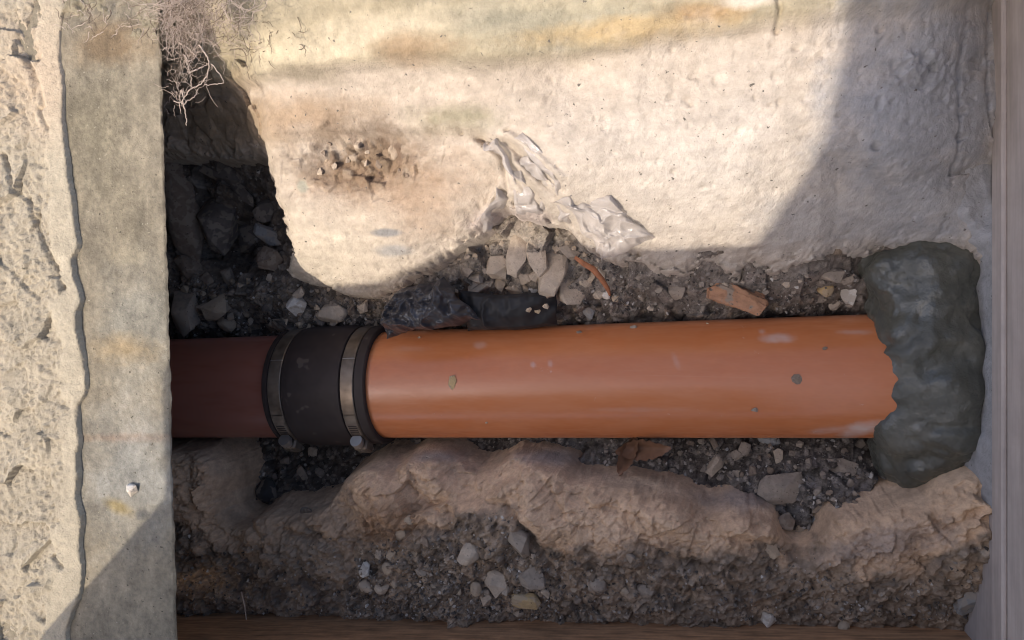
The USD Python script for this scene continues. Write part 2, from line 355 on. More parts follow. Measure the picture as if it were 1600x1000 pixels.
n_ = meshkit.fbm(np.stack([floor.X * 30, floor.Y * 30, floor.Z * 30], -1), 4, 21)[..., None]
cd = cd * (0.5 + 1.0 * n_)
cd = stain_or_shade(cd, floor, (.22, .185, .15), .85, 1080, 425, 170, 45, soft=.5, seed=3)
cd = stain_or_shade(cd, floor, (.25, .21, .17), .85, 820, 415, 120, 50, soft=.5, seed=4)
cd = stain_or_shade(cd, floor, (.24, .19, .155), .9, 780, 350, 80, 35, soft=.4, seed=9)
cd = stain_or_shade(cd, floor, (.15, .12, .09), .7, 480, 450, 90, 30, soft=.5, seed=5)
cd = stain_or_shade(cd, floor, (.20, .175, .155), .8, 950, 735, 110, 40, rot=-15, soft=.5, seed=6)
cd = stain_or_shade(cd, floor, (.24, .205, .18), .85, 1270, 755, 90, 42, soft=.5, seed=7)
cd = stain_or_shade(cd, floor, (.11, .07, .045), .8, 300, 400, 60, 70, soft=.5, seed=8)
one = np.ones(floor.X.shape)
crumbly = blob_mask(PX, PY, 1120, 440, 220, 34, soft=.4, seed=13)
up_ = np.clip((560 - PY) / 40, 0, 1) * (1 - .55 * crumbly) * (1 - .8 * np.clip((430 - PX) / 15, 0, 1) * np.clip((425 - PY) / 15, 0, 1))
FP = [(.20, .16, .12), (.26, .21, .165), (.14, .11, .085), (.31, .26, .21), (.10, .08, .062), (.23, .17, .115)]
DP = [(.07, .055, .042), (.105, .083, .064), (.15, .122, .096), (.20, .165, .132), (.09, .073, .057), (.25, .21, .172)]
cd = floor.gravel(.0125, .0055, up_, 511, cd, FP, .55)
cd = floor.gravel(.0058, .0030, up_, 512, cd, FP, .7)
cd = stain_or_shade(cd, floor, (.27, .222, .182), .85, 1120, 440, 220, 34, soft=.4, seed=13)
cd = stain_or_shade(cd, floor, (.30, .25, .195), .75, 830, 415, 125, 52, soft=.4, seed=14)
cd = stain_or_shade(cd, floor, (.20, .15, .108), .8, 345, 340, 100, 110, soft=.3, seed=15)
cd = stain_or_shade(cd, floor, (.19, .15, .11), .35, 440, 465, 150, 30, soft=.4, seed=16)
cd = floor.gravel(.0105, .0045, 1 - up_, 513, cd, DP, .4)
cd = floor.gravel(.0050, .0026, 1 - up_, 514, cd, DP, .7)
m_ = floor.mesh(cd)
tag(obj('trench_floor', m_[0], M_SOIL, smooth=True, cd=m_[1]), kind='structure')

# ------------------------------------------------------------------ clay bank on the near side of the pipe
BANK = [(200, 709), (268, 709), (300, 708), (318, 724), (327, 747), (316, 779), (322, 809), (345, 831), (372, 835), (385, 821), (420, 811), (460, 809), (500, 804), (515, 779), (532, 754), (560, 737), (600, 746), (625, 731), (645, 719), (680, 715), (700, 731), (735, 749),
        (770, 737), (800, 719), (835, 731), (868, 744), (880, 764), (940, 766), (1000, 777), (1060, 797), (1110, 824), (1135, 817), (1170, 817), (1210, 827), (1228, 852), (1255, 862), (1280, 854), (1295, 834), (1310, 812), (1360, 804), (1420, 799), (1460, 791), (1490, 766), (1512, 751), (1600, 739),
        (1640, 1080), (150, 1080)]
bank = Layer((-0.46, 0.415, -0.335, 0.0), 0.0011, [
    (200, 700, .02), (295, 715, .03), (300, 770, .03), (355, 835, .02), (420, 815, .022), (470, 815, .028), (540, 770, .032), (575, 755, .05), (600, 790, .058), (650, 730, .035), (690, 760, .04), (680, 800, .045), (740, 780, .042), (790, 745, .04), (850, 760, .055), (820, 790, .06),
    (940, 790, .048), (920, 830, .055), (1040, 815, .05), (1090, 840, .045), (1150, 830, .052), (1200, 840, .045), (1250, 870, .028), (1300, 840, .04), (1380, 815, .05), (1470, 800, .058), (1530, 770, .06), (1600, 770, .06),
    (290, 860, .015), (390, 860, .022), (400, 835, .03), (500, 850, .036), (525, 870, .03), (470, 920, .006), (380, 930, .002), (290, 950, -.005), (570, 860, .028), (600, 900, .018), (740, 800, .058), (790, 820, .064), (750, 870, .046), (760, 930, .02), (870, 860, .046), (870, 930, .02), (1000, 870, .044), (1000, 930, .022),
    (1150, 890, .036), (1150, 940, .018), (1300, 890, .035), (1300, 940, .014), (1420, 860, .055), (1420, 930, .025), (1520, 860, .06), (1525, 930, .03), (1600, 900, .05),
    (200, 990, -.02), (400, 985, -.02), (700, 985, -.005), (1000, 985, -.002), (1300, 990, -.008), (1600, 990, .0), (200, 1080, -.03), (900, 1080, -.03), (1600, 1080, -.03)],
    outline=BANK, rim=0.016, skirt=0.026, foot=-.085, ragged=0.002, smooth=2e-6, slope=4.2)
PX, PY = bank.PX, bank.PY
EDGE = [(268, 800), (300, 830), (340, 870), (380, 862), (480, 850), (520, 850), (545, 905), (560, 850), (600, 840), (680, 835), (720, 800), (760, 790), (800, 795), (830, 840), (850, 868), (900, 855), (960, 858), (1010, 850), (1040, 868), (1110, 880), (1140, 868), (1190, 860), (1300, 875), (1350, 900), (1440, 905), (1480, 870), (1540, 835), (1600, 830)]
wob = (meshkit.fbm(np.stack([PX / 26, PY / 22, PX * 0], -1), 5, 31) - .5) * 90
gritty = np.clip((side_of(PX, PY, EDGE) + wob) / 30 + .5, 0, 1)
bank.relief((16, .008, 3, 15), (48, .004, 4, 16))
bank.relief((34, .007, 3, 19))
edge_in = np.clip(bank.d / .014, .12, 1)
bank.clods(.034, .20, edge_in * (1 - .4 * gritty), 521, .07)
bank.clods(.017, .17, edge_in * (.7 + .3 * gritty), 522, .07)
bank.clods(.0065, .22, edge_in * (.7 + .3 * gritty), 523, .12)
bank.gravel(.0046, .0012, edge_in * (1 - gritty), 524, keep=.5)
wv = (meshkit.fbm(np.stack([PX / 16, PY / 16, PX * 0], -1), 3, 24) - .5) * 16
for line, wdt, h in (([(612, 742), (640, 775), (672, 800), (700, 806)], 10, -.011), ([(700, 742), (735, 778), (770, 790)], 13, -.009), ([(835, 742), (852, 760), (872, 800)], 8, -.008), ([(790, 796), (815, 830), (848, 868)], 6, -.011), ([(880, 768), (935, 800), (962, 792)], 11, -.007), ([(1090, 802), (1130, 838), (1180, 852)], 10, -.009),
                     ([(440, 832), (500, 846), (545, 850)], 7, -.009), ([(385, 820), (400, 850), (395, 880)], 8, -.009), ([(600, 840), (660, 826), (700, 832)], 7, -.009), ([(548, 855), (552, 890), (548, 920)], 6, -.010), ([(300, 800), (340, 838), (365, 850)], 6, -.007), ([(1440, 850), (1480, 830), (1530, 800)], 10, -.006), ([(1000, 850), (1060, 880), (1100, 888)], 7, -.007),
                     ([(720, 802), (770, 775), (828, 738)], 12, .011), ([(556, 742), (575, 762), (600, 800)], 18, .008), ([(645, 722), (690, 756)], 16, .008), ([(822, 762), (832, 800), (850, 838)], 10, .008), ([(930, 782), (1000, 802), (1060, 822)], 15, .006), ([(1130, 832), (1160, 824), (1200, 836)], 12, .006), ([(1300, 830), (1360, 812), (1440, 806)], 16, .006), ([(420, 815), (480, 812)], 10, .006)):
    bank.Z = bank.Z + h * np.exp(-((line_distance(PX, PY, line) + wv) / wdt) ** 2)
fine = fbm3(bank.X, bank.Y, bank.Z, 150, 3, 17) * 2
bank.Z = bank.Z + edge_in * fine * (.0012 + .0038 * gritty)
ridge = np.abs(fbm3(bank.X * .5, bank.Y, bank.Z, 60, 4, 18)) * 2            # dry creases in the clay
bank.Z = bank.Z - np.clip(.10 - ridge, 0, 1) * .03 * (1 - gritty)
# stepped strata where the clay broke away
cd = np.empty(bank.X.shape + (3,))
v1 = meshkit.fbm(np.stack([bank.X * 22, bank.Y * 40, bank.Z * 60], -1), 4, 41)[..., None]
clay = np.array((.49, .335, .215)) * (.72 + .56 * v1)
clay = clay * (1 - .35 * np.clip((fbm3(bank.X, bank.Y, bank.Z * 3, 14, 3, 43) * 3), 0, 1))[..., None] + 0
grit = np.array((.195, .145, .104)) * (.55 + .9 * meshkit.fbm(np.stack([bank.X * 90, bank.Y * 90, bank.Z * 90], -1), 3, 42))[..., None]
cd[:] = clay * (1 - gritty[..., None]) + grit * gritty[..., None]
GP = [(.19, .14, .10), (.26, .20, .145), (.13, .098, .07), (.33, .26, .195), (.16, .12, .088), (.23, .165, .11)]
peb = gritty * np.clip(.35 + 1.0 * blob_mask(PX, PY, 700, 890, 170, 80, soft=.5, seed=59), 0, 1)
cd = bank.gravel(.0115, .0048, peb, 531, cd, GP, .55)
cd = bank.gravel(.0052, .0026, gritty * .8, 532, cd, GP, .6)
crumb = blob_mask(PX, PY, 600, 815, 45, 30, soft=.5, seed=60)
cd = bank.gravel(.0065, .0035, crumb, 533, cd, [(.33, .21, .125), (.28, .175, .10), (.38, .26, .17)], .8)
cd = stain_or_shade(cd, bank, (.30, .27, .23), .7, 690, 712, 40, 9, soft=.5, seed=51)
cd = stain_or_shade(cd, bank, (.30, .27, .23), .7, 850, 715, 46, 12, soft=.5, seed=52)
cd = stain_or_shade(cd, bank, (.27, .215, .18), .7, 1390, 850, 90, 26, rot=12, soft=.5, seed=53)
cd = stain_or_shade(cd, bank, (.23, .19, .165), .7, 1160, 780, 60, 20, soft=.5, seed=54)
cd = stain_or_shade(cd, bank, (.27, .20, .14), .8, 540, 870, 22, 60, soft=.5, seed=55)
cd = stain_or_shade(cd, bank, (.12, .09, .07), .6, 400, 930, 140, 50, soft=.5, seed=56)
cd = stain_or_shade(cd, bank, (.34, .215, .125), .8, 315, 900, 40, 34, soft=.5, seed=57)
cd = stain_or_shade(cd, bank, (.22, .13, .075), .6, 600, 815, 45, 35, soft=.6, seed=58)
dust = np.clip((meshkit.fbm(np.stack([bank.X * 34, bank.Y * 34, bank.Z * 34], -1), 5, 44) - .47) * 6, 0, 1)[..., None] * gritty[..., None] * .5
cd = cd * (1 - dust) + np.array((.36, .26, .175)) * dust
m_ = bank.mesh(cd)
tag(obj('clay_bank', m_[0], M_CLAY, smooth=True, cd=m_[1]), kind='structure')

def leftdark(px, py):
    return np.clip((420 - px) / 20, 0, 1)


# ------------------------------------------------------------------ the old concrete footing on the far side
LIP = [(200, 150), (350, 137), (450, 122), (560, 108), (640, 101), (760, 104), (850, 103), (930, 92), (1000, 75), (1150, 52), (1320, 28), (1450, 12), (1600, 0)]
FOOT = [(150, -150), (150, 246), (300, 243), (410, 242), (417, 270), (434, 330), (444, 380), (438, 425), (465, 441), (500, 448), (540, 464), (580, 468), (612, 456), (640, 434), (690, 406), (735, 368), (765, 334), (782, 310), (800, 333), (842, 344), (880, 350), (905, 378), (930, 398), (965, 410),
        (1000, 402), (1020, 426), (1050, 434), (1085, 428), (1106, 406), (1126, 414), (1138, 440), (1158, 443), (1164, 410), (1200, 424), (1228, 432), (1250, 412), (1290, 404), (1325, 398), (1345, 398), (1400, 390), (1460, 385), (1512, 394), (1540, 436), (1640, 450), (1640, -150)]
foot = Layer((-0.48, 0.415, -0.02, 0.40), 0.0012, [
    (150, -150, .235), (800, -150, .245), (1640, -150, .09), (150, 0, .15), (330, 0, .16), (440, 0, .20), (700, 0, .215), (1000, 0, .21), (1300, 0, .205), (1430, 0, .185), (1490, 0, .155), (1550, 0, .075),
    (200, 80, .115), (340, 80, .13), (430, 80, .175), (600, 70, .19), (800, 80, .19), (1000, 60, .195), (200, 160, .085), (350, 140, .11), (400, 160, .125), (450, 150, .152), (520, 150, .157), (700, 140, .163), (900, 120, .172), (1100, 100, .182), (1300, 80, .188),
    (200, 235, .055), (330, 235, .065), (400, 232, .085),
    (425, 222, .128), (500, 215, .128), (580, 218, .123), (660, 214, .13), (740, 208, .145), (560, 250, .112), (620, 250, .113), (460, 270, .115), (480, 320, .108), (560, 320, .104), (640, 310, .11), (700, 260, .126), (760, 250, .135), (775, 295, .115), (720, 320, .11),
    (452, 380, .088), (540, 380, .090), (620, 380, .092), (690, 355, .10), (455, 425, .062), (540, 455, .046), (600, 448, .05), (690, 395, .078),
    (765, 205, .152), (810, 232, .148), (880, 288, .142), (900, 250, .158), (850, 305, .120), (800, 290, .126), (795, 325, .108), (860, 338, .102),
    (950, 180, .168), (1100, 180, .172), (1250, 180, .172), (980, 270, .147), (1100, 280, .147), (1200, 280, .143), (930, 345, .108), (1000, 345, .115), (1100, 345, .118), (1180, 350, .115), (965, 392, .085), (1050, 408, .076), (1130, 415, .07), (1100, 380, .097), (1190, 388, .088), (1250, 395, .080),
    (1240, 320, .118), (1400, 100, .168), (1490, 100, .135), (1540, 100, .088), (1400, 230, .145), (1490, 230, .112), (1540, 230, .082), (1330, 300, .118), (1450, 300, .10), (1540, 320, .07), (1300, 385, .078), (1400, 350, .078), (1480, 345, .078), (1540, 400, .07),
    (1532, 500, .02), (1560, 500, .04), (1532, 700, .02), (1640, 600, .04), (1640, 300, .065), (1640, 100, .075)],
    outline=FOOT, rim=0.022, skirt=0.014, foot=-.06, ragged=0.0025, smooth=2e-6)
PX, PY = foot.PX, foot.PY
xr = float(U(1552, 500, .07)[0])
foot.keep &= foot.X < xr - .0006
lipd = -side_of(PX, PY, LIP) + (meshkit.fbm(np.stack([PX / 60, PY / 60, PX * 0], -1), 3, 61) - .5) * 14
above = 1 / (1 + np.exp(-np.clip(lipd / 3.5, -30, 30)))
foot.Z = foot.Z + .016 * above * np.exp(-np.clip(lipd, 0, None) / 90)
# lip over the left bulge, with the dirt pocket beneath it
LIP2 = [(405, 216), (470, 214), (560, 210), (650, 206), (742, 206)]
l2 = -side_of(PX, PY, LIP2) + (meshkit.fbm(np.stack([PX / 30, PY / 30, PX * 0], -1), 3, 62) - .5) * 8
w2 = np.clip((PX - 395) / 40, 0, 1) * np.clip((760 - PX) / 40, 0, 1)
foot.Z = foot.Z + .010 / (1 + np.exp(-np.clip(l2 / 3, -30, 30))) * np.exp(-np.clip(l2, 0, None) / 40) * w2
# diagonal ribs between the two bulges
for line, wdt, h in (([(745, 212), (775, 232), (792, 250)], 8, -.010), ([(795, 210), (840, 245), (884, 283)], 6, .006), ([(790, 222), (830, 255), (880, 296)], 5, -.006), ([(800, 250), (835, 285), (862, 318)], 6, .005), ([(815, 250), (850, 285), (880, 312)], 4, -.005),
                     ([(792, 262), (820, 295), (842, 330)], 5, -.005), ([(784, 255), (792, 290), (783, 312)], 4, -.006), ([(782, 290), (760, 330), (735, 365)], 5, .004)):
    foot.Z = foot.Z + h * np.exp(-(line_distance(PX, PY, line) / wdt) ** 2)
# the chipped hollow on the right-hand side, its broken edge
EDG3 = [(1290, 235), (1320, 240), (1350, 258), (1390, 276), (1420, 275), (1460, 262), (1520, 250), (1600, 245)]
e3 = side_of(PX, PY, EDG3) + (meshkit.fbm(np.stack([PX / 25, PY / 25, PX * 0], -1), 4, 63) - .5) * 22
w3 = np.clip((PX - 1280) / 30, 0, 1)
foot.Z = foot.Z - .007 / (1 + np.exp(-np.clip(e3 / 3, -30, 30))) * w3
patch = blob_mask(PX, PY, 1460, 110, 45, 45, soft=.4, seed=64, wob=1.0)
foot.relief((11, .005, 3, 25), (40, .0022, 4, 26), (160, .0011, 3, 27))
low = np.clip((PY - 385) / 25, 0, 1) * np.clip((PX - 880) / 40, 0, 1)
foot.clods(.020, .22, np.clip(low + leftdark(PX, PY), 0, 1), 542, .06)
foot.clods(.012, .22, patch, 543, .1)
strata = np.clip(above * 1.2, 0, 1)
foot.Z = foot.Z + strata * fbm3(foot.X * .12, foot.Y, foot.X * 0, 75, 3, 544) * .006
foot.Z = foot.Z + fbm3(foot.X * .5, foot.Y, foot.Z, 330, 2, 550) * .0006
foot.pits(700, (880, 1545, 20, 380), 545)
foot.pits(260, (360, 900, 100, 420), 546, (.0008, .0020))
foot.pits(45, (1320, 1540, 20, 340), 547, (.0010, .0030))
foot.Z = foot.Z + patch * fbm3(foot.X, foot.Y, foot.Z, 160, 3, 28) * .011
for hx, hy, hr, hd in ((1525, 101, 11, .006), (1518, 98, 6, .004), (1370, 229, 8, .005), (1245, 75, 7, .003), (1374, 47, 6, .004), (1503, 175, 8, .004), (1500, 215, 8, .004), (1455, 122, 12, .004), (1445, 95, 10, .003), (1310, 180, 5, .003), (722, 209, 5, .006), (748, 214, 6, .006), (793, 205, 5, .005), (883, 284, 6, .005), (650, 140, 6, .002), (860, 194, 5, .002), (1052, 268, 5, .003), (1204, 163, 4, .002)):
    foot.Z = foot.Z - hd * np.exp(-(np.hypot(PX - hx, (PY - hy) * 1.4) / hr) ** 4)
rub = blob_mask(PX, PY, 560, 255, 110, 50, soft=.5, seed=65)
foot.clods(.010, .25, rub, 548, .12)
leftband = np.clip((430 - PX) / 30, 0, 1)
foot.Z = foot.Z + leftband * fbm3(foot.X * .25, foot.Y, foot.Z, 130, 3, 30) * .008
CRACKS = [[(1508, 0), (1512, 30), (1505, 60), (1500, 100), (1498, 150), (1500, 190), (1495, 250), (1488, 270)], [(1545, 10), (1544, 60), (1540, 130), (1545, 180), (1555, 215)], [(1490, 268), (1545, 262)]]
for c in CRACKS:
    wv = (meshkit.fbm(np.stack([PX / 14, PY / 14, PX * 0], -1), 3, 66) - .5) * 14
    foot.Z = foot.Z - .005 * np.exp(-(np.abs(line_distance(PX, PY, c) + wv * .6) / 2.4) ** 2)
crk = [(1216, -20), (1214, 5), (1218, 22), (1214, 48)]
foot.Z = foot.Z - .006 * np.exp(-(line_distance(PX, PY, crk) / 5) ** 2)
cd = np.empty(foot.X.shape + (3,)); cd[:] = (.345, .285, .222)
v1 = meshkit.fbm(np.stack([foot.X * 9, foot.Y * 26, foot.Z * 26], -1), 4, 71)[..., None]
cd = cd * (.72 + .56 * v1) * (.88 + .24 * meshkit.fbm(np.stack([foot.X * 70, foot.Y * 90, foot.Z * 90], -1), 4, 73))[..., None]
top = np.clip(above, 0, 1)[..., None]
cd = cd * (1 - top) + top * (np.array((.30, .25, .165)) * (.45 + 1.10 * meshkit.fbm(np.stack([foot.X * 10, foot.Y * 45, foot.Z * 45], -1), 4, 72)[..., None]))
cd = stain_or_shade(cd, foot, (.215, .195, .14), .75, 840, 38, 170, 34, soft=.6, seed=81)
cd = stain_or_shade(cd, foot, (.38, .32, .225), .8, 600, 60, 130, 30, rot=12, soft=.5, seed=82)
cd = stain_or_shade(cd, foot, (.24, .16, .09), .75, 665, 82, 60, 20, soft=.6, seed=83)
cd = stain_or_shade(cd, foot, (.36, .25, .12), .7, 1000, 52, 140, 18, rot=6, soft=.5, seed=84)
cd = stain_or_shade(cd, foot, (.24, .145, .065), .7, 1100, 25, 55, 16, soft=.5, seed=85)
cd = stain_or_shade(cd, foot, (.47, .41, .33), .7, 1170, 8, 45, 14, soft=.4, seed=86)
cd = stain_or_shade(cd, foot, (.24, .155, .085), .65, 480, 185, 95, 28, soft=.7, seed=87)
cd = stain_or_shade(cd, foot, (.20, .175, .11), .8, 725, 187, 60, 20, soft=.6, seed=88)
cd = stain_or_shade(cd, foot, (.19, .155, .105), .7, 480, 122, 50, 12, soft=.6, seed=89)
cd = stain_or_shade(cd, foot, (.11, .07, .042), .92, 570, 252, 88, 50, rot=10, soft=.6, seed=90, wob=.7)
cd = stain_or_shade(cd, foot, (.24, .155, .092), .65, 640, 300, 100, 50, soft=.7, seed=91)
cd = stain_or_shade(cd, foot, (.45, .38, .29), .75, 510, 385, 95, 60, soft=.6, seed=92)
cd = stain_or_shade(cd, foot, (.44, .385, .325), .8, 1130, 260, 210, 130, soft=.8, seed=93)
cd = stain_or_shade(cd, foot, (.16, .155, .15), .85, 605, 364, 22, 6, rot=0, soft=.3, seed=94, wob=.2)
cd = stain_or_shade(cd, foot, (.22, .215, .205), .7, 615, 392, 26, 8, rot=0, soft=.4, seed=95, wob=.3)
cd = stain_or_shade(cd, foot, (.27, .26, .20), .8, 474, 292, 8, 10, rot=30, soft=.3, seed=96, wob=.2)
cd = stain_or_shade(cd, foot, (.33, .30, .275), .55, 1430, 150, 130, 170, soft=.5, seed=97)
cd = stain_or_shade(cd, foot, (.36, .345, .33), .7, 1430, 320, 110, 45, soft=.5, seed=98)
cd = stain_or_shade(cd, foot, (.22, .185, .15), .8, 1460, 352, 50, 18, soft=.5, seed=99)
cd = stain_or_shade(cd, foot, (.16, .14, .125), .6, 1470, 110, 40, 40, soft=.5, seed=100, wob=1.2)
cd = stain_or_shade(cd, foot, (.33, .27, .235), .8, 790, 345, 60, 20, soft=.4, seed=101)
cd = stain_or_shade(cd, foot, (.26, .185, .11), .85, 330, 190, 85, 60, soft=.6, seed=102)
cd = foot.gravel(.0075, .0035, blob_mask(PX, PY, 575, 250, 75, 36, soft=.5, seed=104), 549, cd, [(.13, .085, .055), (.20, .14, .09), (.10, .065, .045), (.30, .235, .17)], .7)
cd = stain_or_shade(cd, foot, (.225, .225, .23), .85, 1450, 170, 130, 190, soft=.5, seed=105)  # greyer mortar, darkened further: shade of the right side put into the colour
cd = stain_or_shade(cd, foot, (.29, .275, .26), .6, 1290, 350, 90, 50, soft=.5, seed=106)
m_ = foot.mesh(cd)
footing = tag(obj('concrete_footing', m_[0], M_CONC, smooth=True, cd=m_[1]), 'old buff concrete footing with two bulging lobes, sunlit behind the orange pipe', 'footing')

# ------------------------------------------------------------------ left: flat weathered board and the rough concrete spilled over it
ZB = 0.19
bl = [U(-30, -60, ZB), U(246, -60, ZB), U(277, 1060, ZB), U(-30, 1060, ZB)]
edge_a, edge_b = bl[1], bl[2]


class Flat:  # a surface whose pixels are kept for painting its stains
    pass


nx_, ny_ = 170, 700
board = Flat()
uu, vv = np.meshgrid(np.linspace(0, 1, nx_), np.linspace(0, 1, ny_))
A_, B_, C_, D_ = (np.array(p) for p in bl)
pts = (A_ * (1 - uu[..., None]) + B_ * uu[..., None]) * (1 - vv[..., None]) + (D_ * (1 - uu[..., None]) + C_ * uu[..., None]) * vv[..., None]
nz = fbm3(pts[..., 0], pts[..., 1], pts[..., 2], 60, 4, 33) * .0016 + fbm3(pts[..., 0], pts[..., 1] * .6, pts[..., 2], 210, 3, 39) * .0012 + fbm3(pts[..., 0], pts[..., 1], pts[..., 2], 9, 2, 34) * .002
pts[..., 2] += nz
pts[:, -1, 0] += fbm3(pts[:, -1, 0], pts[:, -1, 1], pts[:, -1, 2], 90, 4, 35) * .004
pts[:, -1, 2] -= .0012
bpx, bpy = project(pts)
board.PX, board.PY = bpx, bpy
bc = np.empty(pts.shape); bc[:] = (.305, .255, .178)
bc *= (.75 + .5 * meshkit.fbm(np.stack([pts[..., 0] * 40, pts[..., 1] * 14, pts[..., 2]], -1), 4, 36))[..., None]
for col, s_, *b_ in (((.23, .15, .075), .75, 170, 70, 55, 30), ((.21, .175, .105), .5, 150, 200, 60, 80), ((.33, .31, .25), .6, 220, 500, 50, 80), ((.36, .25, .12), .7, 195, 545, 45, 22), ((.30, .15, .065), .85, 200, 684, 60, 6), ((.33, .32, .28), .7, 210, 740, 70, 90), ((.33, .24, .09), .8, 185, 792, 20, 8, -25), ((.13, .125, .115), .85, 221, 805, 9, 7), ((.36, .30, .2), .6, 200, 400, 30, 12), ((.2, .165, .105), .5, 190, 330, 40, 60)):
    bc = stain_or_shade(bc, board, col, s_, *b_, soft=.6, seed=int(b_[0] + b_[1]))
mot = meshkit.fbm(np.stack([pts[..., 0] * 110, pts[..., 1] * 75, pts[..., 2]], -1), 4, 37)[..., None]
mot2 = meshkit.fbm(np.stack([pts[..., 0] * 28, pts[..., 1] * 22, pts[..., 2]], -1), 3, 38)[..., None]
bc *= .55 * (.55 + .9 * mot) * (.72 + .56 * mot2)
ii = np.arange(nx_ * ny_).reshape(ny_, nx_)
fq = np.concatenate([np.stack([ii[:-1, :-1], ii[1:, :-1], ii[1:, 1:]], -1).reshape(-1, 3), np.stack([ii[:-1, :-1], ii[1:, 1:], ii[:-1, 1:]], -1).reshape(-1, 3)])
v = pts.reshape(-1, 3)
# right-hand side face, leaning under, and an underside
side = pts[:, -1] + np.array([-.004, 0, -.0055])
und = pts[:, -1] + np.array([-.10, 0, -.008])
nv = len(v)
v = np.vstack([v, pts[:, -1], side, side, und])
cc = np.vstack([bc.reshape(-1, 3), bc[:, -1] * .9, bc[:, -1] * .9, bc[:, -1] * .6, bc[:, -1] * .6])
k = np.arange(ny_ - 1)
for a in (nv, nv + 2 * ny_):
    b = a + ny_
    fq = np.vstack([fq, np.stack([a + k, b + k, b + k + 1], -1), np.stack([a + k, b + k + 1, a + k + 1], -1)])
tag(obj('weathered_board', (v, fq), M_BOARD, smooth=40 if False else True, cd=np.clip(cc, .01, .9)), 'long flat greenish weathered board with an orange rust streak, left of the pit', 'board')
# earth face below the board, set back
wx = [edge_a + (-.085, 0, -.012), edge_b + (-.085, 0, -.012)]
gy = np.linspace(wx[0][1], wx[1][1], 200); gz = np.linspace(.175, -.1, 70)
GY, GZ = np.meshgrid(gy, gz)
GX = -.11 * np.clip((.17 - GZ) / .2, 0, 1) + np.interp(GY.ravel(), [wx[1][1], wx[0][1]], [wx[1][0], wx[0][0]]).reshape(GY.shape) + fbm3(GY * 0, GY, GZ, 30, 4, 44) * .02
ii = np.arange(GY.size).reshape(GY.shape)
fw = np.concatenate([np.stack([ii[:-1, :-1], ii[1:, :-1], ii[1:, 1:]], -1).reshape(-1, 3), np.stack([ii[:-1, :-1], ii[1:, 1:], ii[:-1, 1:]], -1).reshape(-1, 3)])
cdw = np.empty((GY.size, 3)); cdw[:] = (.09, .065, .045)
tag(obj('earth_face', (np.stack([GX, GY, GZ], -1).reshape(-1, 3), fw), M_SOIL, smooth=True, cd=cdw), kind='structure')

RAG = [(-900, -80), (255, -80), (252, 40), (245, 70), (232, 72), (214, 58), (196, 52), (180, 40), (150, 32), (120, 24), (100, 14), (96, 60), (98, 120), (101, 200), (106, 270), (112, 300), (119, 345), (124, 385), (114, 400), (116, 430), (125, 455), (128, 470), (119, 490), (120, 520), (130, 560), (135, 600), (130, 620), (120, 632), (119, 660), (126, 690), (122, 720), (120, 770),
       (128, 800), (124, 850), (130, 900), (124, 940), (112, 960), (104, 1000), (100, 1090), (-900, 1090)]
rough = Layer((-0.62, -0.24, -0.36, 0.36), 0.0011, [(-900, -80, 0.2010), (-900, 500, 0.2010), (-900, 1090, 0.2010), (-200, -80, 0.1990), (-200, 500, 0.1990), (-200, 1090, 0.1990), (90, -80, 0.1930), (90, 300, 0.1940), (90, 600, 0.1950), (90, 1000, 0.1930), (60, 200, 0.1950), (40, 600, 0.1970), (180, 20, 0.1860), (240, 40, 0.1860), (240, -80, 0.1890), (240, 1000, 0.1930)],
              outline=RAG, rim=.003, skirt=.0025, foot=.185, ragged=.0028)
PX, PY = rough.PX, rough.PY
BAND = [(60, -50), (62, 150), (72, 300), (90, 420), (100, 600), (95, 760), (85, 900), (60, 1000)]
smoothband = np.clip(1 - np.clip((np.interp(PY, [b[1] for b in BAND], [b[0] for b in BAND]) - PX + (meshkit.fbm(np.stack([PX / 30, PY / 30, PX * 0], -1), 3, 75) - .5) * 40) / 14 + .5, 0, 1), 0, 1)
rough.clods(.030, .10, 1 - smoothband, 551, .04)
rough.clods(.0052, .13, 1 - .9 * smoothband, 552, .07)
rough.gravel(.0034, .0011, 1 - .92 * smoothband, 553, keep=.6)
lump = fbm3(rough.X, rough.Y * .8, rough.Z, 75, 4, 76) * 2
rid = 1 - np.abs(fbm3(rough.X, rough.Y * .55, rough.Z, 95, 3, 77)) * 6
rough.Z = rough.Z + (1 - smoothband) * (lump * .0026 + np.clip(rid, 0, 1) * .0008 - .001) + smoothband * (.0016 + lump * .0008)
rootmess = np.clip((PX - 96) / 10, 0, 1) * np.clip((90 - PY) / 20, 0, 1)
rough.Z = rough.Z + rootmess * fbm3(rough.X, rough.Y, rough.Z, 100, 4, 78) * .018
rough.relief((18, .003, 2, 79), (300, .0006, 2, 80))
for c, wd in (([(52, 5), (48, 30), (40, 50), (46, 75), (44, 100), (55, 120), (63, 150), (66, 165)], 5), ([(28, 40), (44, 70)], 3), ([(28, 62), (52, 108)], 3), ([(40, 310), (60, 365), (82, 410), (100, 450)], 3), ([(0, 240), (22, 300)], 3), ([(60, 170), (74, 200)], 3), ([(84, 870), (98, 888)], 3)):
    wv = (meshkit.fbm(np.stack([PX / 10, PY / 10, PX * 0], -1), 3, 83) - .5) * 8
    rough.Z = rough.Z - .0045 * np.exp(-(np.abs(line_distance(PX, PY, c) + wv * .5) / wd) ** 2)
cd = np.empty(rough.X.shape + (3,)); cd[:] = (.262, .222, .160)
cd *= (.78 + .44 * meshkit.fbm(np.stack([rough.X * 60, rough.Y * 60, rough.Z * 60], -1), 4, 85))[..., None]
cd = cd * (1 - .0 * smoothband[..., None]) + smoothband[..., None] * np.array((.035, .03, .02))
cd = cd * (1 - .45 * rootmess[..., None]) + rootmess[..., None] * np.array((.03, .025, .01))
cd = stain_or_shade(cd, rough, (.42, .30, .2), .4, 60, 120, 60, 80, soft=.7, seed=103)
m_ = rough.mesh(cd)
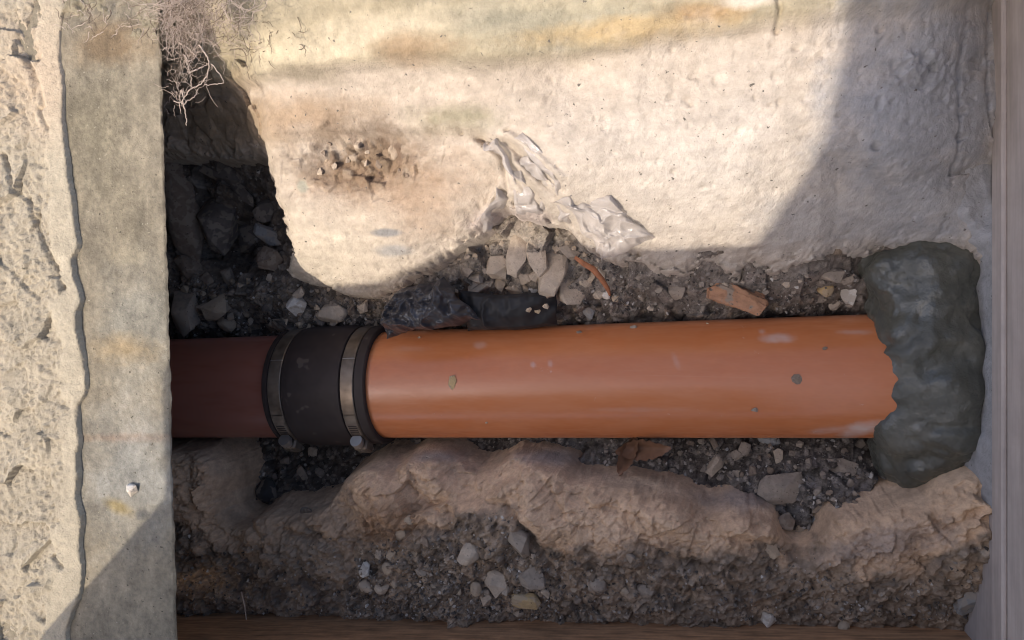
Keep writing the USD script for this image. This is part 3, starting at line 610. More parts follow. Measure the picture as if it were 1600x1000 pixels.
tag(obj('rough_concrete_slab', m_[0], M_ROUGH, smooth=True, cd=m_[1]), 'rough buff concrete slab with a ragged cracked edge lapping over the flat board', 'slab')

# ------------------------------------------------------------------ right: pinkish shuttering board; bottom: brown plank


def bevel_box(x0, x1, y0, y1, z0, z1, b=.003):
    m = trimesh.creation.box([1, 1, 1])
    p = []
    for sx in (0, 1):
        for sy in (0, 1):
            for sz in (0, 1):
                x, y, z = (x0, x1)[sx], (y0, y1)[sy], (z0, z1)[sz]
                ix, iy, iz = (1, -1)[sx] * b, (1, -1)[sy] * b, (1, -1)[sz] * b
                p += [(x + ix, y + iy, z), (x + ix, y, z + iz), (x, y + iy, z + iz)]
    return trimesh.convex.convex_hull(np.array(p))


rb = thing('shuttering_board', 'upright pinkish grey shuttering board along the right edge of the pit', 'board')
obj('board', bevel_box(xr, xr + .022, -.62, .62, -.08, .34, .002), M_SHUT, rb)
obj('edge_strip', bevel_box(xr - .004, xr - .0002, -.60, .60, .078, .098, .0012), M_SHUT, rb)
yb0, yb1 = U(275, 965, .0), U(1560, 990, .01)
ang = math.atan2(yb1[1] - yb0[1], yb1[0] - yb0[0])
pl = bevel_box(-.55, 1.05, -.045, 0, -.08, .12, .003)
pl = trimesh.Trimesh(pl.vertices, pl.faces)
pl.apply_transform(trimesh.transformations.rotation_matrix(ang, [0, 0, 1])); pl.apply_translation([yb0[0], yb0[1], 0])
tag(obj('brown_plank', pl, M_PLANK), 'dark brown timber plank on edge along the bottom of the pit', 'plank')
# earth behind the plank, behind the right-hand board and behind the footing
e1 = trimesh.creation.box(bounds=[(-.60, -.625, -.05), (.56, yb0[1] - .062, .10)])
tag(obj('near_earth', e1, M_GROUND), kind='structure')
e2 = trimesh.creation.box(bounds=[(xr + .025, -.34, -.05), (.56, .63, .195)])
tag(obj('side_earth', e2, M_GROUND), kind='structure')
e3 = trimesh.creation.box(bounds=[(-.60, .385, -.05), (xr + .02, .63, .20)])
tag(obj('far_earth', e3, M_GROUND), kind='structure')
# pale smear of mortar in the corner between mortar collar and board
yy = np.linspace(float(U(1530, -90, .1)[1]), float(U(1530, 775, .03)[1]), 300)
tt = np.linspace(0, 1, 26)
T_, Y_ = np.meshgrid(tt, yy)
ycut = float(U(1520, 395, .06)[1])
upper = 1 / (1 + np.exp(-np.clip((yy - ycut) / .006, -30, 30)))            # 1 where the footing runs up to the board
xlow = float(U(1492, 560, .0)[0])
x0_ = xlow * (1 - upper) + (xr - .034) * upper
zl_ = np.array([foot.at(xr - .034, y_) for y_ in yy])
z0_ = -.02 * (1 - upper) + gaussian_filter(zl_ - .003, 3) * upper
X0 = x0_[:, None] + 0 * T_
X_ = X0 + (xr - .0008 - X0) * T_
Z_ = z0_[:, None] + (.085 * T_ ** .7 + .03 * T_ ** 3) * (1 - upper[:, None]) + (-.003 - (z0_[:, None] - .072) * T_) * upper[:, None]
w_ = np.sin(np.pi * np.clip(T_, 0, 1)) ** .5
X_ = X_ + (1 - T_) * fbm3(X_ * 0, Y_, X_ * 0, 40, 3, 571) * .016
Z_ = Z_ + w_ * fbm3(X_, Y_, Z_, 60, 4, 572) * .016
ii = np.arange(T_.size).reshape(T_.shape)
ff = np.concatenate([np.stack([ii[:-1, :-1], ii[1:, 1:], ii[1:, :-1]], -1).reshape(-1, 3), np.stack([ii[:-1, :-1], ii[:-1, 1:], ii[1:, 1:]], -1).reshape(-1, 3)])
fc = np.empty((T_.size, 3)); fc[:] = (.255, .245, .238)
tag(obj('mortar_smear', (np.stack([X_, Y_, Z_], -1).reshape(-1, 3), ff), M_CONC, smooth=True, cd=fc), 'thin pale grey mortar smear in the corner between dark collar and right-hand board', 'mortar')
# added sheet out of view, outline shaped to cast the shade over the pit
SHADE_OUTLINE = [(-.403, .0), (-.403, .515), (-.512, .742), (-.446, .762), (-.405, .815), (-.30, .838), (-.129, .846), (-.131, .89), (-.141, .97), (-.149, 1.04), (-.172, 1.12), (-.202, 1.21), (-.220, 1.26), (-.25, 1.40), (.42, 1.40), (.42, .0)]
sh_poly = shapely.Polygon([(x - .091, max(z + .194, .12)) for x, z in SHADE_OUTLINE]).buffer(.012).buffer(-.024).buffer(.012)
sh = trimesh.creation.extrude_polygon(sh_poly, .012, engine='earcut')
shv = np.array(sh.vertices)[:, [0, 2, 1]] + [0, -.412, 0]
tag(obj('added_shade_sheet', (shv, np.array(sh.faces)[:, ::-1]), M_SHADE_SHEET), 'added unseen sheet behind the brown plank, outline shaped to shade the pit', 'plywood sheet')

# ------------------------------------------------------------------ pipes and coupling
RP = .055
Pa, Pb = U(580, 601, 0.0), U(1370, 587, 0.0)
AX = (Pb - Pa) / np.linalg.norm(Pb - Pa)
YA = np.cross([0, 0, 1.0], AX); YA /= np.linalg.norm(YA); ZA = np.cross(AX, YA)


def along(px):
    """Distance along the pipe axis (from Pa) of the point seen at column px on the axis."""
    lo, hi = -.6, 1.0
    for _ in range(50):
        mid = (lo + hi) / 2
        if project(Pa + AX * mid)[0] < px:
            lo = mid
        else:
            hi = mid
    return lo


def along_top(px, r):
    """As along(), for a ring of radius r: the place where its highest point is seen at column px."""
    lo, hi = -.6, 1.0
    for _ in range(50):
        mid = (lo + hi) / 2
        if project(Pa + AX * mid + ZA * r)[0] < px:
            lo = mid
        else:
            hi = mid
    return lo


def lathe(profile, n=128, a0=0.0, a1=2 * math.pi):
    """Rings (distance along the pipe, radius) swept round the pipe's axis; angle 0 is up, positive towards the viewer's lower side."""
    full = abs(a1 - a0 - 2 * math.pi) < 1e-6
    th = np.linspace(a0, a1, n + 1)[: n if full else n + 1]
    pr = np.array(profile)
    v = Pa + pr[:, 0][:, None, None] * AX + pr[:, 1][:, None, None] * (np.cos(th)[None, :, None] * ZA - np.sin(th)[None, :, None] * YA)
    m, f = len(th), []
    i, j = np.meshgrid(np.arange(len(pr) - 1), np.arange(m if full else m - 1), indexing='ij')
    a, b, c, d = i * m + j, i * m + (j + 1) % m, (i + 1) * m + (j + 1) % m, (i + 1) * m + j
    f = np.concatenate([np.stack([a, b, c], -1).reshape(-1, 3), np.stack([a, c, d], -1).reshape(-1, 3)])
    return v.reshape(-1, 3), f


def ring_solid(s0, s1, r0, r1, bev=.0006, **kw):
    p = [(s0, r0), (s0, r1 - bev), (s0 + bev, r1), (s1 - bev, r1), (s1, r1 - bev), (s1, r0)]
    return lathe(p, **kw)


def curved(m):
    v, f = m
    return (v, f)


s_or0, s_or1 = along(540), along(1440)
op = thing('orange_pipe', 'smooth orange plastic drain pipe running from the coupling into dark mortar', 'pipe')
pv, pf = lathe([(s_or0, RP - .004), (s_or0, RP)] + [(s_or0 + t * (s_or1 - s_or0), RP) for t in np.linspace(.002, 1, 300)] + [(s_or1, RP - .004)], 220)
ppx, ppy = project(pv)
facing = (pv @ [0, 0, 1.0]) > -.02
smear = np.zeros(len(pv))
for k_, (cx_, cy_, rx_, ry_, rot_, a_) in enumerate([(1215, 529, 22, 6, 0, .5), (1190, 518, 5, 4, 0, .45), (1330, 519, 22, 3, 0, .3), (1350, 670, 28, 9, 12, .75), (1300, 672, 30, 4, 5, .3), (750, 540, 9, 5, 0, .25), (860, 568, 3, 5, 0, .4), (833, 570, 3, 4, 0, .4), (1056, 564, 4, 12, 20, .2), (640, 545, 30, 4, 0, .12), (1000, 640, 60, 3, 0, .12)]):
    smear = np.maximum(smear, a_ * blob_mask(ppx, ppy, cx_, cy_, rx_, ry_, rot_, soft=.5, seed=600 + k_, wob=.5) * facing)
smear = smear * (.5 + 1.0 * meshkit.fbm(pv * 160, 3, 620))
obj('pipe_wall', (pv, pf), M_ORANGE, op, smooth=True, cd=np.repeat(smear[:, None], 3, 1))


def on_pipe(px, py, r=RP):
    """The point of the pipe's surface seen at (px, py)."""
    d = ((px - 800) / F) * RIGHT + ((500 - py) / F) * UP + FWD
    o = CAM - Pa
    o, d_ = o - (o @ AX) * AX, d - (d @ AX) * AX
    a, b, c = d_ @ d_, o @ d_, o @ o - r * r
    t = (-b - math.sqrt(max(b * b - a * c, 0))) / a
    p = CAM + t * d
    n = p - Pa - ((p - Pa) @ AX) * AX
    return p, n / np.linalg.norm(n)


s_br0, s_br1 = along(130), along(500)
bp = thing('brown_pipe', 'dark reddish brown drain pipe coming out from under the weathered board', 'pipe')
obj('pipe_wall', lathe([(s_br0, RP)] + [(s_br0 + t * (s_br1 - s_br0), RP) for t in np.linspace(.02, 1, 12)], 160), M_BROWN, bp, smooth=30)

cp = thing('pipe_coupling', 'black rubber pipe coupling with two steel band clamps between brown and orange pipes', 'coupling')
c0, c1 = along_top(409, .060), along_top(568, .060)
q = [along_top(p, .0605) for p in (417, 438, 442, 526, 530, 552, 557)]
R1_, R2_, RC = .0588, .0600, .0632
prof = [(c0, RP + .0004), (c0, R1_ + .002), (c0 + .001, R1_ + .003), (q[0] - .001, R1_ + .003), (q[0] - .0004, R1_), (q[1] + .0004, R1_), (q[1] + .001, R1_ + .003), (q[2], R1_ + .0035), (q[2] + .004, RC - .001), (q[2] + .008, RC),
        (q[3] - .008, RC), (q[3] - .004, RC - .001), (q[3] - .001, R1_ + .0035), (q[4] - .001, R1_ + .003), (q[4] - .0004, R1_), (q[5] + .0004, R1_), (q[5] + .001, R1_ + .0028), (c1 - .001, R1_ + .0022), (c1, R1_ + .001), (c1, RP + .0004)]
obj('rubber_sleeve', lathe(prof, 160), M_RUBBER, cp, smooth=35)


def slots(s0, s1, r, a0, n, da):
    ms = []
    for i in range(n):
        ms.append(ring_solid(s0, s1, r - .0006, r + .0003, bev=.0001, n=2, a0=a0 + i * da, a1=a0 + i * da + da * .42))
    off, V, Fc = 0, [], []
    for v, f in ms:
        V.append(v); Fc.append(f + off); off += len(v)
    return np.vstack(V), np.vstack(Fc)


def box_on(s, ang_, r, size):
    b = bevel_box(-size[0] / 2, size[0] / 2, -size[1] / 2, size[1] / 2, -size[2] / 2, size[2] / 2, min(size) * .15)
    v = np.array(b.vertices)
    rad = math.cos(ang_) * ZA - math.sin(ang_) * YA
    tan = -math.sin(ang_) * ZA - math.cos(ang_) * YA
    return Pa + AX * s + rad * r + v[:, :1] * AX + v[:, 1:2] * tan + v[:, 2:] * rad, np.array(b.faces)


def screw(s, ang_, r, rad_, length):
    n = 20
    th = np.arange(n) * 2 * math.pi / n
    rv = math.cos(ang_) * ZA - math.sin(ang_) * YA
    tn = -math.sin(ang_) * ZA - math.cos(ang_) * YA
    c = Pa + AX * s + rv * r
    rows = []
    for t, k_ in ((0, 1), (length * .3, 1), (length * .3, .62), (length, .62), (length, .001)):
        rows.append(c + tn * (t - length * .5) + rad_ * k_ * (np.cos(th)[:, None] * AX + np.sin(th)[:, None] * rv))
    rows.insert(0, c + tn * (-length * .5) + .001 * rad_ * (np.cos(th)[:, None] * AX + np.sin(th)[:, None] * rv))
    v = np.vstack(rows)
    f = []
    for i in range(len(rows) - 1):
        for j in range(n):
            a, b = i * n + j, i * n + (j + 1) % n
            f += [(a, b, b + n), (a, b + n, a + n)]
    return v, np.array(f)


for (sa, sb), aj in (((q[0], q[1]), .98), ((q[4], q[5]), 1.0)):
    band = obj('clamp_band', ring_solid(sa + .0006, sb - .0006, R1_ + .0002, R1_ + .0026, n=120), M_STEEL, cp, smooth=35)
    obj('band_lap', ring_solid(sa + .0009, sb - .0009, R1_ + .0026, R1_ + .0035, n=30, a0=.42, a1=1.1), M_STEEL, band, smooth=35)
    obj('worm_slots', slots(sa + .003, sb - .003, R1_ + .0036, .62, 9, .045), M_RUBBER, band)
    obj('screw_housing', box_on((sa + sb) / 2, aj + .16, R1_ + .007, (.014, .017, .010)), M_STEEL, band)
    obj('screw_head', screw((sa + sb) / 2, aj + .02, R1_ + .008, .0062, .02), M_BRIGHT, band, smooth=35)
    obj('screw_end', screw((sa + sb) / 2 + .001, aj + .36, R1_ + .007, .0035, .010), M_BRIGHT, band, smooth=35)
    obj('joint_line', ring_solid(sa + .0008, sb - .0008, R1_ + .0022, R1_ + .0029, n=2, a0=-.52, a1=-.505), M_BRIGHT, band)

# ------------------------------------------------------------------ mortar collar
lumps = [(1440, 432, .015, .038), (1366, 420, .02, .015), (1478, 425, .015, .034), (1405, 428, .02, .03), (1440, 470, .03, .038), (1392, 490, .015, .024), (1480, 480, .02, .030), (1430, 530, .035, .036), (1476, 540, .03, .034), (1420, 590, .028, .036), (1468, 600, .03, .038), (1418, 650, .02, .036), (1468, 660, .02, .038),
         (1425, 700, .0, .036), (1464, 700, -.005, .036), (1430, 740, -.025, .032), (1455, 728, -.025, .032), (1425, 784, -.03, .030), (1450, 780, -.035, .028), (1398, 760, -.035, .028), (1352, 398, .02, .012), (1430, 418, .035, .030), (1475, 420, .035, .026), (1390, 425, .035, .022), (1388, 600, .02, .024), (1392, 650, .01, .024), (1402, 712, -.02, .026), (1398, 470, .01, .024)]
rng = np.random.default_rng(7)
mort = manifold3d.Manifold()
for (px, py, z, r) in lumps:
    s_ = manifold3d.Manifold.sphere(r, 28).scale((1.0, 1.05, 1.05)).translate(tuple(U(px, py, z + r * .2) - np.array([0, 0, r * .25])))
    mort = mort + s_
mort = mort.refine_to_length(.0035)
mm = mort.to_mesh()
tm = trimesh.Trimesh(mm.vert_properties[:, :3], mm.tri_verts)
trimesh.smoothing.filter_laplacian(tm, lamb=.5, iterations=16)
v = np.array(tm.vertices); nrm = np.array(tm.vertex_normals)
sw = fbm3(v[:, 0] * 1.2, v[:, 1] * .8, v[:, 2], 24, 2, 91) * .006 + fbm3(v[:, 0], v[:, 1], v[:, 2], 90, 4, 92) * .004 + fbm3(v[:, 0], v[:, 1], v[:, 2], 330, 2, 94) * .0011
tool = -np.clip(.12 - np.abs(fbm3(v[:, 0] * .8, v[:, 1], v[:, 2], 30, 2, 93)), 0, 1) * .03
rdg = 1 - np.abs(fbm3(v[:, 0] * .9, v[:, 1] * 1.3, v[:, 2], 42, 2, 96)) * 7
cl_i = np.random.default_rng(97)
seeds_ = v[cl_i.choice(len(v), 260, replace=False)]
dd_, ii_ = cKDTree(seeds_).query(v)
tl_ = cl_i.normal(0, .22, (260, 3))
facet = np.clip((tl_[ii_] * (v - seeds_[ii_])).sum(1), -.003, .003)
v = v + nrm * (sw + tool + np.clip(rdg, 0, 1) * .0014 + facet * .25)[:, None]
tag(obj('mortar_collar', (v, np.array(tm.faces)), M_MORTAR, smooth=True), 'lumpy collar of wet dark grey mortar sealing the right end of the orange pipe', 'mortar')

# ------------------------------------------------------------------ stones


def hull_stone(size, seed, points=22, boxy=0.0):
    r = np.random.default_rng(seed)
    p = r.normal(size=(points, 3)); p /= np.linalg.norm(p, axis=1, keepdims=True)
    p *= r.uniform(.78, 1.08, (points, 1))
    if boxy:
        p = np.sign(p) * np.abs(p) ** (1 - boxy)
    m = trimesh.convex.convex_hull(p * np.asarray(size))
    return m


def stone_mesh(px, py, w, h, seed, rot=0, thick=.6, sink=.35, layer=None, zoff=0.0, points=22, boxy=0.0):
    """A stone w x h photograph pixels across, bedded in whatever surface lies there."""
    z = 0.0
    for _ in range(8):
        p = U(px, py, z)
        zz = max(l.at(p[0], p[1]) for l in layer)
        z = .5 * z + .5 * zz
    depth = (U(px, py, z) - CAM) @ FWD
    a, b = w / F * depth / 2, h / F * depth / 2
    c = min(a, b) * thick
    m = hull_stone((a, b, c), seed, points, boxy)
    m.apply_transform(trimesh.transformations.rotation_matrix(math.radians(rot), [0, 0, 1]))
    r = random.Random(seed)
    m.apply_transform(trimesh.transformations.rotation_matrix(r.uniform(-.3, .3), [1, 0, 0]))
    m.apply_transform(trimesh.transformations.rotation_matrix(r.uniform(-.3, .3), [0, 1, 0]))
    p = U(px, py, z + zoff)
    m.apply_translation(p + np.array([0, 0, c * (1 - 2 * sink)]))
    return m


FL, BK = [floor], [bank]
BIG = [  # px, py, w, h, rot, colour, layer, name, label
    (520, 489, 52, 28, 0, 'pale', FL, 'smooth pale oval stone lying just above the rubber coupling', 2),
    (462, 476, 32, 30, 30, 'white', FL, 'small off-white angular stone left of the oval stone', 1),
    (338, 478, 46, 38, 10, 'tan', FL, 'tan flat-faced stone behind the brown pipe', 1),
    (293, 484, 44, 70, 12, 'grey', FL, 'tall grey stone by the board edge above the brown pipe', 1),
    (357, 505, 28, 24, 0, 'tan', FL, 'round tan stone close above the brown pipe', 2),
    (360, 438, 22, 36, 20, 'grey', FL, 'upright grey stone beneath the dark hollow', 1),
    (566, 478, 22, 20, 0, 'pale', FL, 'small pale stone above the right-hand band clamp', 1),
    (284, 320, 56, 170, 8, 'brown', FL, 'long smooth dark stone standing beside the weathered board', 2),
    (300, 410, 40, 55, 25, 'brown', FL, 'brown lump of stone at the foot of the long dark stone', 1),
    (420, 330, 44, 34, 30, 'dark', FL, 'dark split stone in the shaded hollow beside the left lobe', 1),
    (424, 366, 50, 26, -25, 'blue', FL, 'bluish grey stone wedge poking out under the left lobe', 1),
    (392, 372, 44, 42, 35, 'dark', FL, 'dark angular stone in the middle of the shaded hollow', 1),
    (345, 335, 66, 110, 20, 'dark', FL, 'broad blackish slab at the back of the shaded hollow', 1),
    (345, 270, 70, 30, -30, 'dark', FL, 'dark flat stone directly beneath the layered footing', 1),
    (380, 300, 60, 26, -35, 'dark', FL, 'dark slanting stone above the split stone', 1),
    (425, 405, 44, 40, 10, 'brown', FL, 'brown gritty stone under the lower corner of the left lobe', 1),
    (808, 398, 30, 62, -12, 'pale', FL, 'forked pale stone at the top of the central rubble', 0),
    (838, 402, 28, 56, 18, 'pale', FL, 'tall pale stone beside the forked one', 0),
    (780, 417, 36, 36, 10, 'pale', FL, 'squarish pale stone on the left of the central rubble', 0),
    (862, 432, 44, 76, -10, 'pale', FL, 'largest tapering pale stone in the central rubble', 0),
    (893, 455, 42, 44, 10, 'pale', FL, 'broad pale lump at the right of the central rubble', 0),
    (866, 466, 36, 30, 30, 'pale', FL, 'pale stone tucked below the largest tapering one', 0),
    (783, 440, 16, 32, -25, 'tan', FL, 'slim tan stone pointing up in the central rubble', 0),
    (823, 434, 24, 24, 0, 'pale', FL, 'small round pale stone in the middle of the rubble', 0),
    (848, 424, 12, 40, -10, 'tan', FL, 'thin upright sliver of stone between two pale stones', 0),
    (745, 432, 24, 22, 0, 'pale', FL, 'pale stone at the left foot of the rubble', 0),
    (755, 452, 40, 22, 0, 'pale', FL, 'low pale stone resting above the black sheet', 0),
    (805, 455, 36, 20, 0, 'tan', FL, 'flat tan stone just above the black sheet', 0),
    (920, 485, 18, 26, 0, 'blue', FL, 'small bluish white stone touching the top of the orange pipe', 1),
    (849, 458, 10, 26, 0, 'white', FL, 'narrow whitish stone at the right end of the black sheet', 1),
    (833, 455, 14, 10, 0, 'white', FL, 'tiny white stone on the upper edge of the black sheet', 1),
    (890, 392, 34, 28, 20, 'grey', FL, 'grey stone under the foot of the clear film', 1),
    (925, 430, 12, 30, -30, 'tan', FL, 'slender tan stone beside the rusty twig', 1),
    (946, 458, 16, 20, 0, 'white', FL, 'small white stone at the lower end of the rusty twig', 1),
    (1057, 455, 26, 26, 0, 'grey', FL, 'grey rounded stone left of the terracotta piece', 1),
    (1325, 458, 28, 44, 20, 'white', FL, 'white wedge-shaped stone against the mortar collar', 1),
    (1300, 430, 30, 24, 0, 'grey', FL, 'grey chip of rubble left of the mortar collar', 1),
    (1290, 452, 22, 22, 0, 'ochre', FL, 'ochre pebble beside the white wedge stone', 2),
    (1118, 725, 24, 36, -35, 'pale', FL, 'pale oblong stone on the dark gravel below the pipe', 1),
    (1153, 743, 22, 16, 0, 'pale', FL, 'small pale block on the dark gravel', 1),
    (1162, 704, 16, 26, -20, 'grey', FL, 'grey stone right of the pale oblong one', 1),
    (1200, 687, 32, 18, 0, 'blue', FL, 'bluish flake close under the pipe', 1),
    (1216, 713, 16, 20, 0, 'pale', FL, 'small pale stone below the bluish flake', 1),
    (1220, 760, 62, 54, 10, 'grey', FL, 'large grey lump of old concrete right of the gravel', 1),
    (1285, 785, 38, 30, 30, 'grey', FL, 'grey stone beside the notch in the clay bank', 1),
    (1255, 828, 22, 34, 0, 'tan', FL, 'tan stone wedged in the notch of the clay bank', 1),
    (1280, 818, 26, 24, 0, 'blue', FL, 'bluish stone wedged in the notch of the clay bank', 1),
    (1226, 815, 26, 26, 20, 'brown', FL, 'brown stone at the left side of the notch', 1),
    (1310, 730, 60, 26, -10, 'grey', FL, 'long grey stone left of the foot of the mortar', 1),
    (376, 790, 52, 34, -30, 'tan', FL, 'tan lump lying in the dark trough by the clay bank', 2),
    (384, 804, 46, 18, 0, 'brown', FL, 'low brown lump under the tan lump in the trough', 2),
    (418, 765, 36, 34, 0, 'black', FL, 'dark round stone in the trough below the coupling', 2),
    (476, 736, 18, 24, 20, 'grey', FL, 'small grey stone in the trough below the coupling', 1),
    (490, 705, 18, 14, 0, 'pale', FL, 'pale chip under the rubber coupling', 1),
    (734, 864, 32, 36, -30, 'pale', BK, 'round pale stone set in the gritty face of the bank', 2),
    (806, 850, 46, 44, 10, 'grey', BK, 'big grey stone near the top of the gritty face', 1),
    (783, 908, 40, 46, 30, 'pale', BK, 'pointed pinkish stone below the big grey stone', 1),
    (824, 937, 42, 20, -4, 'ochre', BK, 'flat yellow block of stone near the brown plank', 3),
    (832, 902, 40, 40, 30, 'grey', BK, 'slanted grey stone above the yellow block', 1),
    (570, 890, 16, 24, 0, 'white', BK, 'small white stone upper left in the gritty face', 1),
    (606, 888, 20, 18, 0, 'tan', BK, 'small tan stone right of the small white stone', 2),
    (573, 916, 24, 18, -15, 'pale', BK, 'rounded pale stone below the small white stone', 2),
    (597, 917, 22, 20, 0, 'pale', BK, 'rounded pale stone nearest right of its twin', 2),
    (613, 862, 12, 22, -30, 'tan', BK, 'small upright tan stone at the top of the gritty face', 1),
    (744, 919, 18, 20, 0, 'tan', BK, 'round tan stone left of the pointed pinkish stone', 2),
    (760, 933, 20, 26, 10, 'pale', BK, 'pale stone left of the yellow block', 1),
    (660, 892, 20, 18, 0, 'grey', BK, 'small grey stone midway along the gritty face', 1),
    (476, 945, 22, 20, 0, 'brown', BK, 'lone brown stone in the dark corner near the plank', 2),
    (1512, 930, 44, 56, -20, 'blue', BK, 'bluish grey flat stone beside the right-hand board', 1),
    (1201, 969, 20, 26, 15, 'white', BK, 'small whitish stone near the plank right of centre', 1),
    (1318, 976, 18, 18, 0, 'tan', BK, 'small yellowish pebble near the plank', 2),
    (1010, 925, 30, 26, 0, 'grey', BK, 'grey stone on the lower right of the bank', 1),
    (935, 915, 26, 22, 0, 'grey', BK, 'dusty grey stone right of the yellow block', 2),
    (480, 800, 24, 14, 0, 'brown', BK, 'flat brown stone on the crest of the clay', 1),
    (624, 832, 22, 20, 0, 'tan', BK, 'tan nodule in the hollow of the clay mound', 2),
    (640, 812, 16, 14, 0, 'tan', BK, 'small tan nodule on the side of the clay mound', 2),
    (1205, 858, 26, 24, 20, 'tan', BK, 'pale tan clod on the crest near the notch', 1),
    (560, 885, 1, 1, 0, 'tan', BK, None, 1),
]
for i, (px, py, w, h, rot, colr, lay, label, round_) in enumerate(BIG):
    if not label:
        continue
    m = stone_mesh(px, py, w * 1.2, h * 1.2, 1000 + i, rot, thick=.75, sink=(.40, .40, .40, .16)[round_], layer=lay, points=(18, 18, 46, 26)[round_], boxy=(.25, .15, 0, .5)[round_])
    if round_ == 2:
        m = trimesh.Trimesh(m.vertices, m.faces)
        m = m.subdivide().subdivide()
        trimesh.smoothing.filter_taubin(m, iterations=8)
    else:
        m = m.subdivide().subdivide()
        vv_ = np.array(m.vertices)
        sc = max(w, h) / F * .6
        vv_ += np.array(m.vertex_normals) * (fbm3(vv_[:, 0], vv_[:, 1], vv_[:, 2], 2.2 / sc, 3, i)[:, None] * sc * .13)
        m = trimesh.Trimesh(vv_, m.faces, process=False)
    tag(obj('stone', (np.array(m.vertices), np.array(m.faces)), STONE[colr], smooth=(25 if round_ != 2 else True)), label, 'stone')

rng = random.Random(4)
ANCHORS = [(520, 489, 'the smooth pale oval stone'), (338, 478, 'the tan flat-faced stone'), (293, 484, 'the tall grey stone by the board'), (424, 366, 'the bluish wedge under the left lobe'), (430, 520, 'the left clamp of the coupling'), (560, 515, 'the right clamp of the coupling'), (676, 480, 'the crumpled black plastic'),
           (790, 485, 'the matt black sheet'), (808, 398, 'the forked pale stone'), (862, 432, 'the largest tapering pale stone'), (893, 455, 'the broad pale lump'), (926, 425, 'the rusty twig'), (1150, 463, 'the terracotta piece'), (1325, 458, 'the white wedge stone by the mortar'), (1057, 455, 'the grey rounded stone left of the terracotta'),
           (1118, 725, 'the pale oblong stone below the pipe'), (1200, 687, 'the bluish flake under the pipe'), (1220, 760, 'the large grey concrete lump'), (1005, 702, 'the dry leaf'), (1310, 730, 'the long grey stone by the mortar'), (1255, 828, 'the tan stone in the bank notch'), (376, 790, 'the tan lump in the trough'), (438, 690, 'the left clamp screw'), (566, 692, 'the right clamp screw'),
           (734, 864, 'the round pale stone in the bank'), (806, 850, 'the big grey stone in the bank'), (783, 908, 'the pointed pinkish stone'), (824, 937, 'the yellow block'), (573, 916, 'the twin rounded pale stones'), (570, 890, 'the small white stone in the bank'), (660, 892, 'the small grey stone midway in the bank'), (570, 250, 'the dirt patch on the left lobe'), (690, 720, 'the top of the clay mound'), (975, 470, 'the top edge of the pipe')]
ZONES = [  # (x0, x1, y0, y1), number, size range, colours, layer, group
    ((285, 615), (432, 512), 95, (9, 24), ('pale', 'tan', 'brown', 'grey', 'brown', 'dark'), FL, 'rubble behind the coupling'),
    ((705, 965), (378, 472), 55, (9, 22), ('pale', 'pale', 'grey', 'tan'), FL, 'pale rubble between the lobes'),
    ((965, 1330), (430, 482), 40, (8, 20), ('grey', 'grey', 'pale', 'brown', 'dark'), FL, 'rubble above the orange pipe'),
    ((1030, 1345), (690, 800), 75, (8, 20), ('grey', 'brown', 'dark', 'dark', 'brown', 'grey', 'blue'), FL, 'gravel below the orange pipe'),
    ((335, 700), (690, 790), 26, (7, 18), ('dark', 'black', 'grey', 'dark'), FL, 'dark gravel under the coupling'),
    ((540, 1000), (840, 962), 75, (8, 22), ('grey', 'brown', 'dark', 'brown', 'tan', 'grey', 'pale'), BK, 'stones in the gritty face'),
    ((500, 640), (222, 275), 12, (7, 16), ('brown', 'tan', 'brown', 'pale'), [foot], 'stones in the dirt patch on the left lobe')]
SAY = {'pale': 'pale', 'tan': 'tan', 'brown': 'brown', 'grey': 'grey', 'dark': 'dark', 'blue': 'bluish', 'black': 'blackish'}
taken, placed = {}, []
for zi, ((xa, xb), (ya, yb), num, (sa, sb), cols, lay, group) in enumerate(ZONES):
    made_, tries = 0, 0
    while made_ < num and tries < num * 8:
        tries += 1
        px, py = rng.uniform(xa, xb), rng.uniform(ya, yb)
        s_ = sa + (sb - sa) * rng.random() ** 1.8
        colr, asp, rot = rng.choice(cols), rng.uniform(.9, 1.4), rng.uniform(0, 180)
        if any((px - a) ** 2 + (py - b) ** 2 < (.62 * (s_ + c)) ** 2 for a, b, c in placed):
            continue
        m = stone_mesh(px, py, s_ * asp, s_, 5000 + zi * 200 + tries, rot, .8, .40, lay, points=14, boxy=.12)
        c_ = m.centroid
        if any(l is not lay[0] and l.at(c_[0], c_[1]) > c_[2] for l in (foot, bank, floor)) or np.linalg.norm(np.cross(c_ - Pa, AX)) < RP + .006 or (lay is BK and side_of(np.array(px), np.array(py), EDGE) < 6):
            continue
        placed.append((px, py, s_)); made_ += 1
        near = sorted(ANCHORS, key=lambda a: math.hypot(a[0] - px, a[1] - py))
        text = None
        for a in near[:4]:
            dx, dy = px - a[0], py - a[1]
            way = ('above', 'below')[dy > 0] if abs(dy) > 2.2 * abs(dx) else ('left of', 'right of')[dx > 0] if abs(dx) > 2.2 * abs(dy) else ('above and left of', 'above and right of', 'below and left of', 'below and right of')[(dx > 0) + 2 * (dy > 0)]
            dist = math.hypot(dx, dy)
            for how in (('close ',) if dist < 40 else ('a little way ',) if dist < 80 else ('well ',)):
                size = 'tiny' if s_ < 11 else 'small' if s_ < 16 else 'medium'
                t = f"{size} {SAY[colr]} stone {how}{way} {a[2]}"
                if t not in taken and len(t.split()) <= 16:
                    text = t
                    break
            if text:
                break
        text = text or t
        taken[text] = 1
        tag(obj('pebble', (np.array(m.vertices), np.array(m.faces)), STONE[colr]), text, 'stone', group)

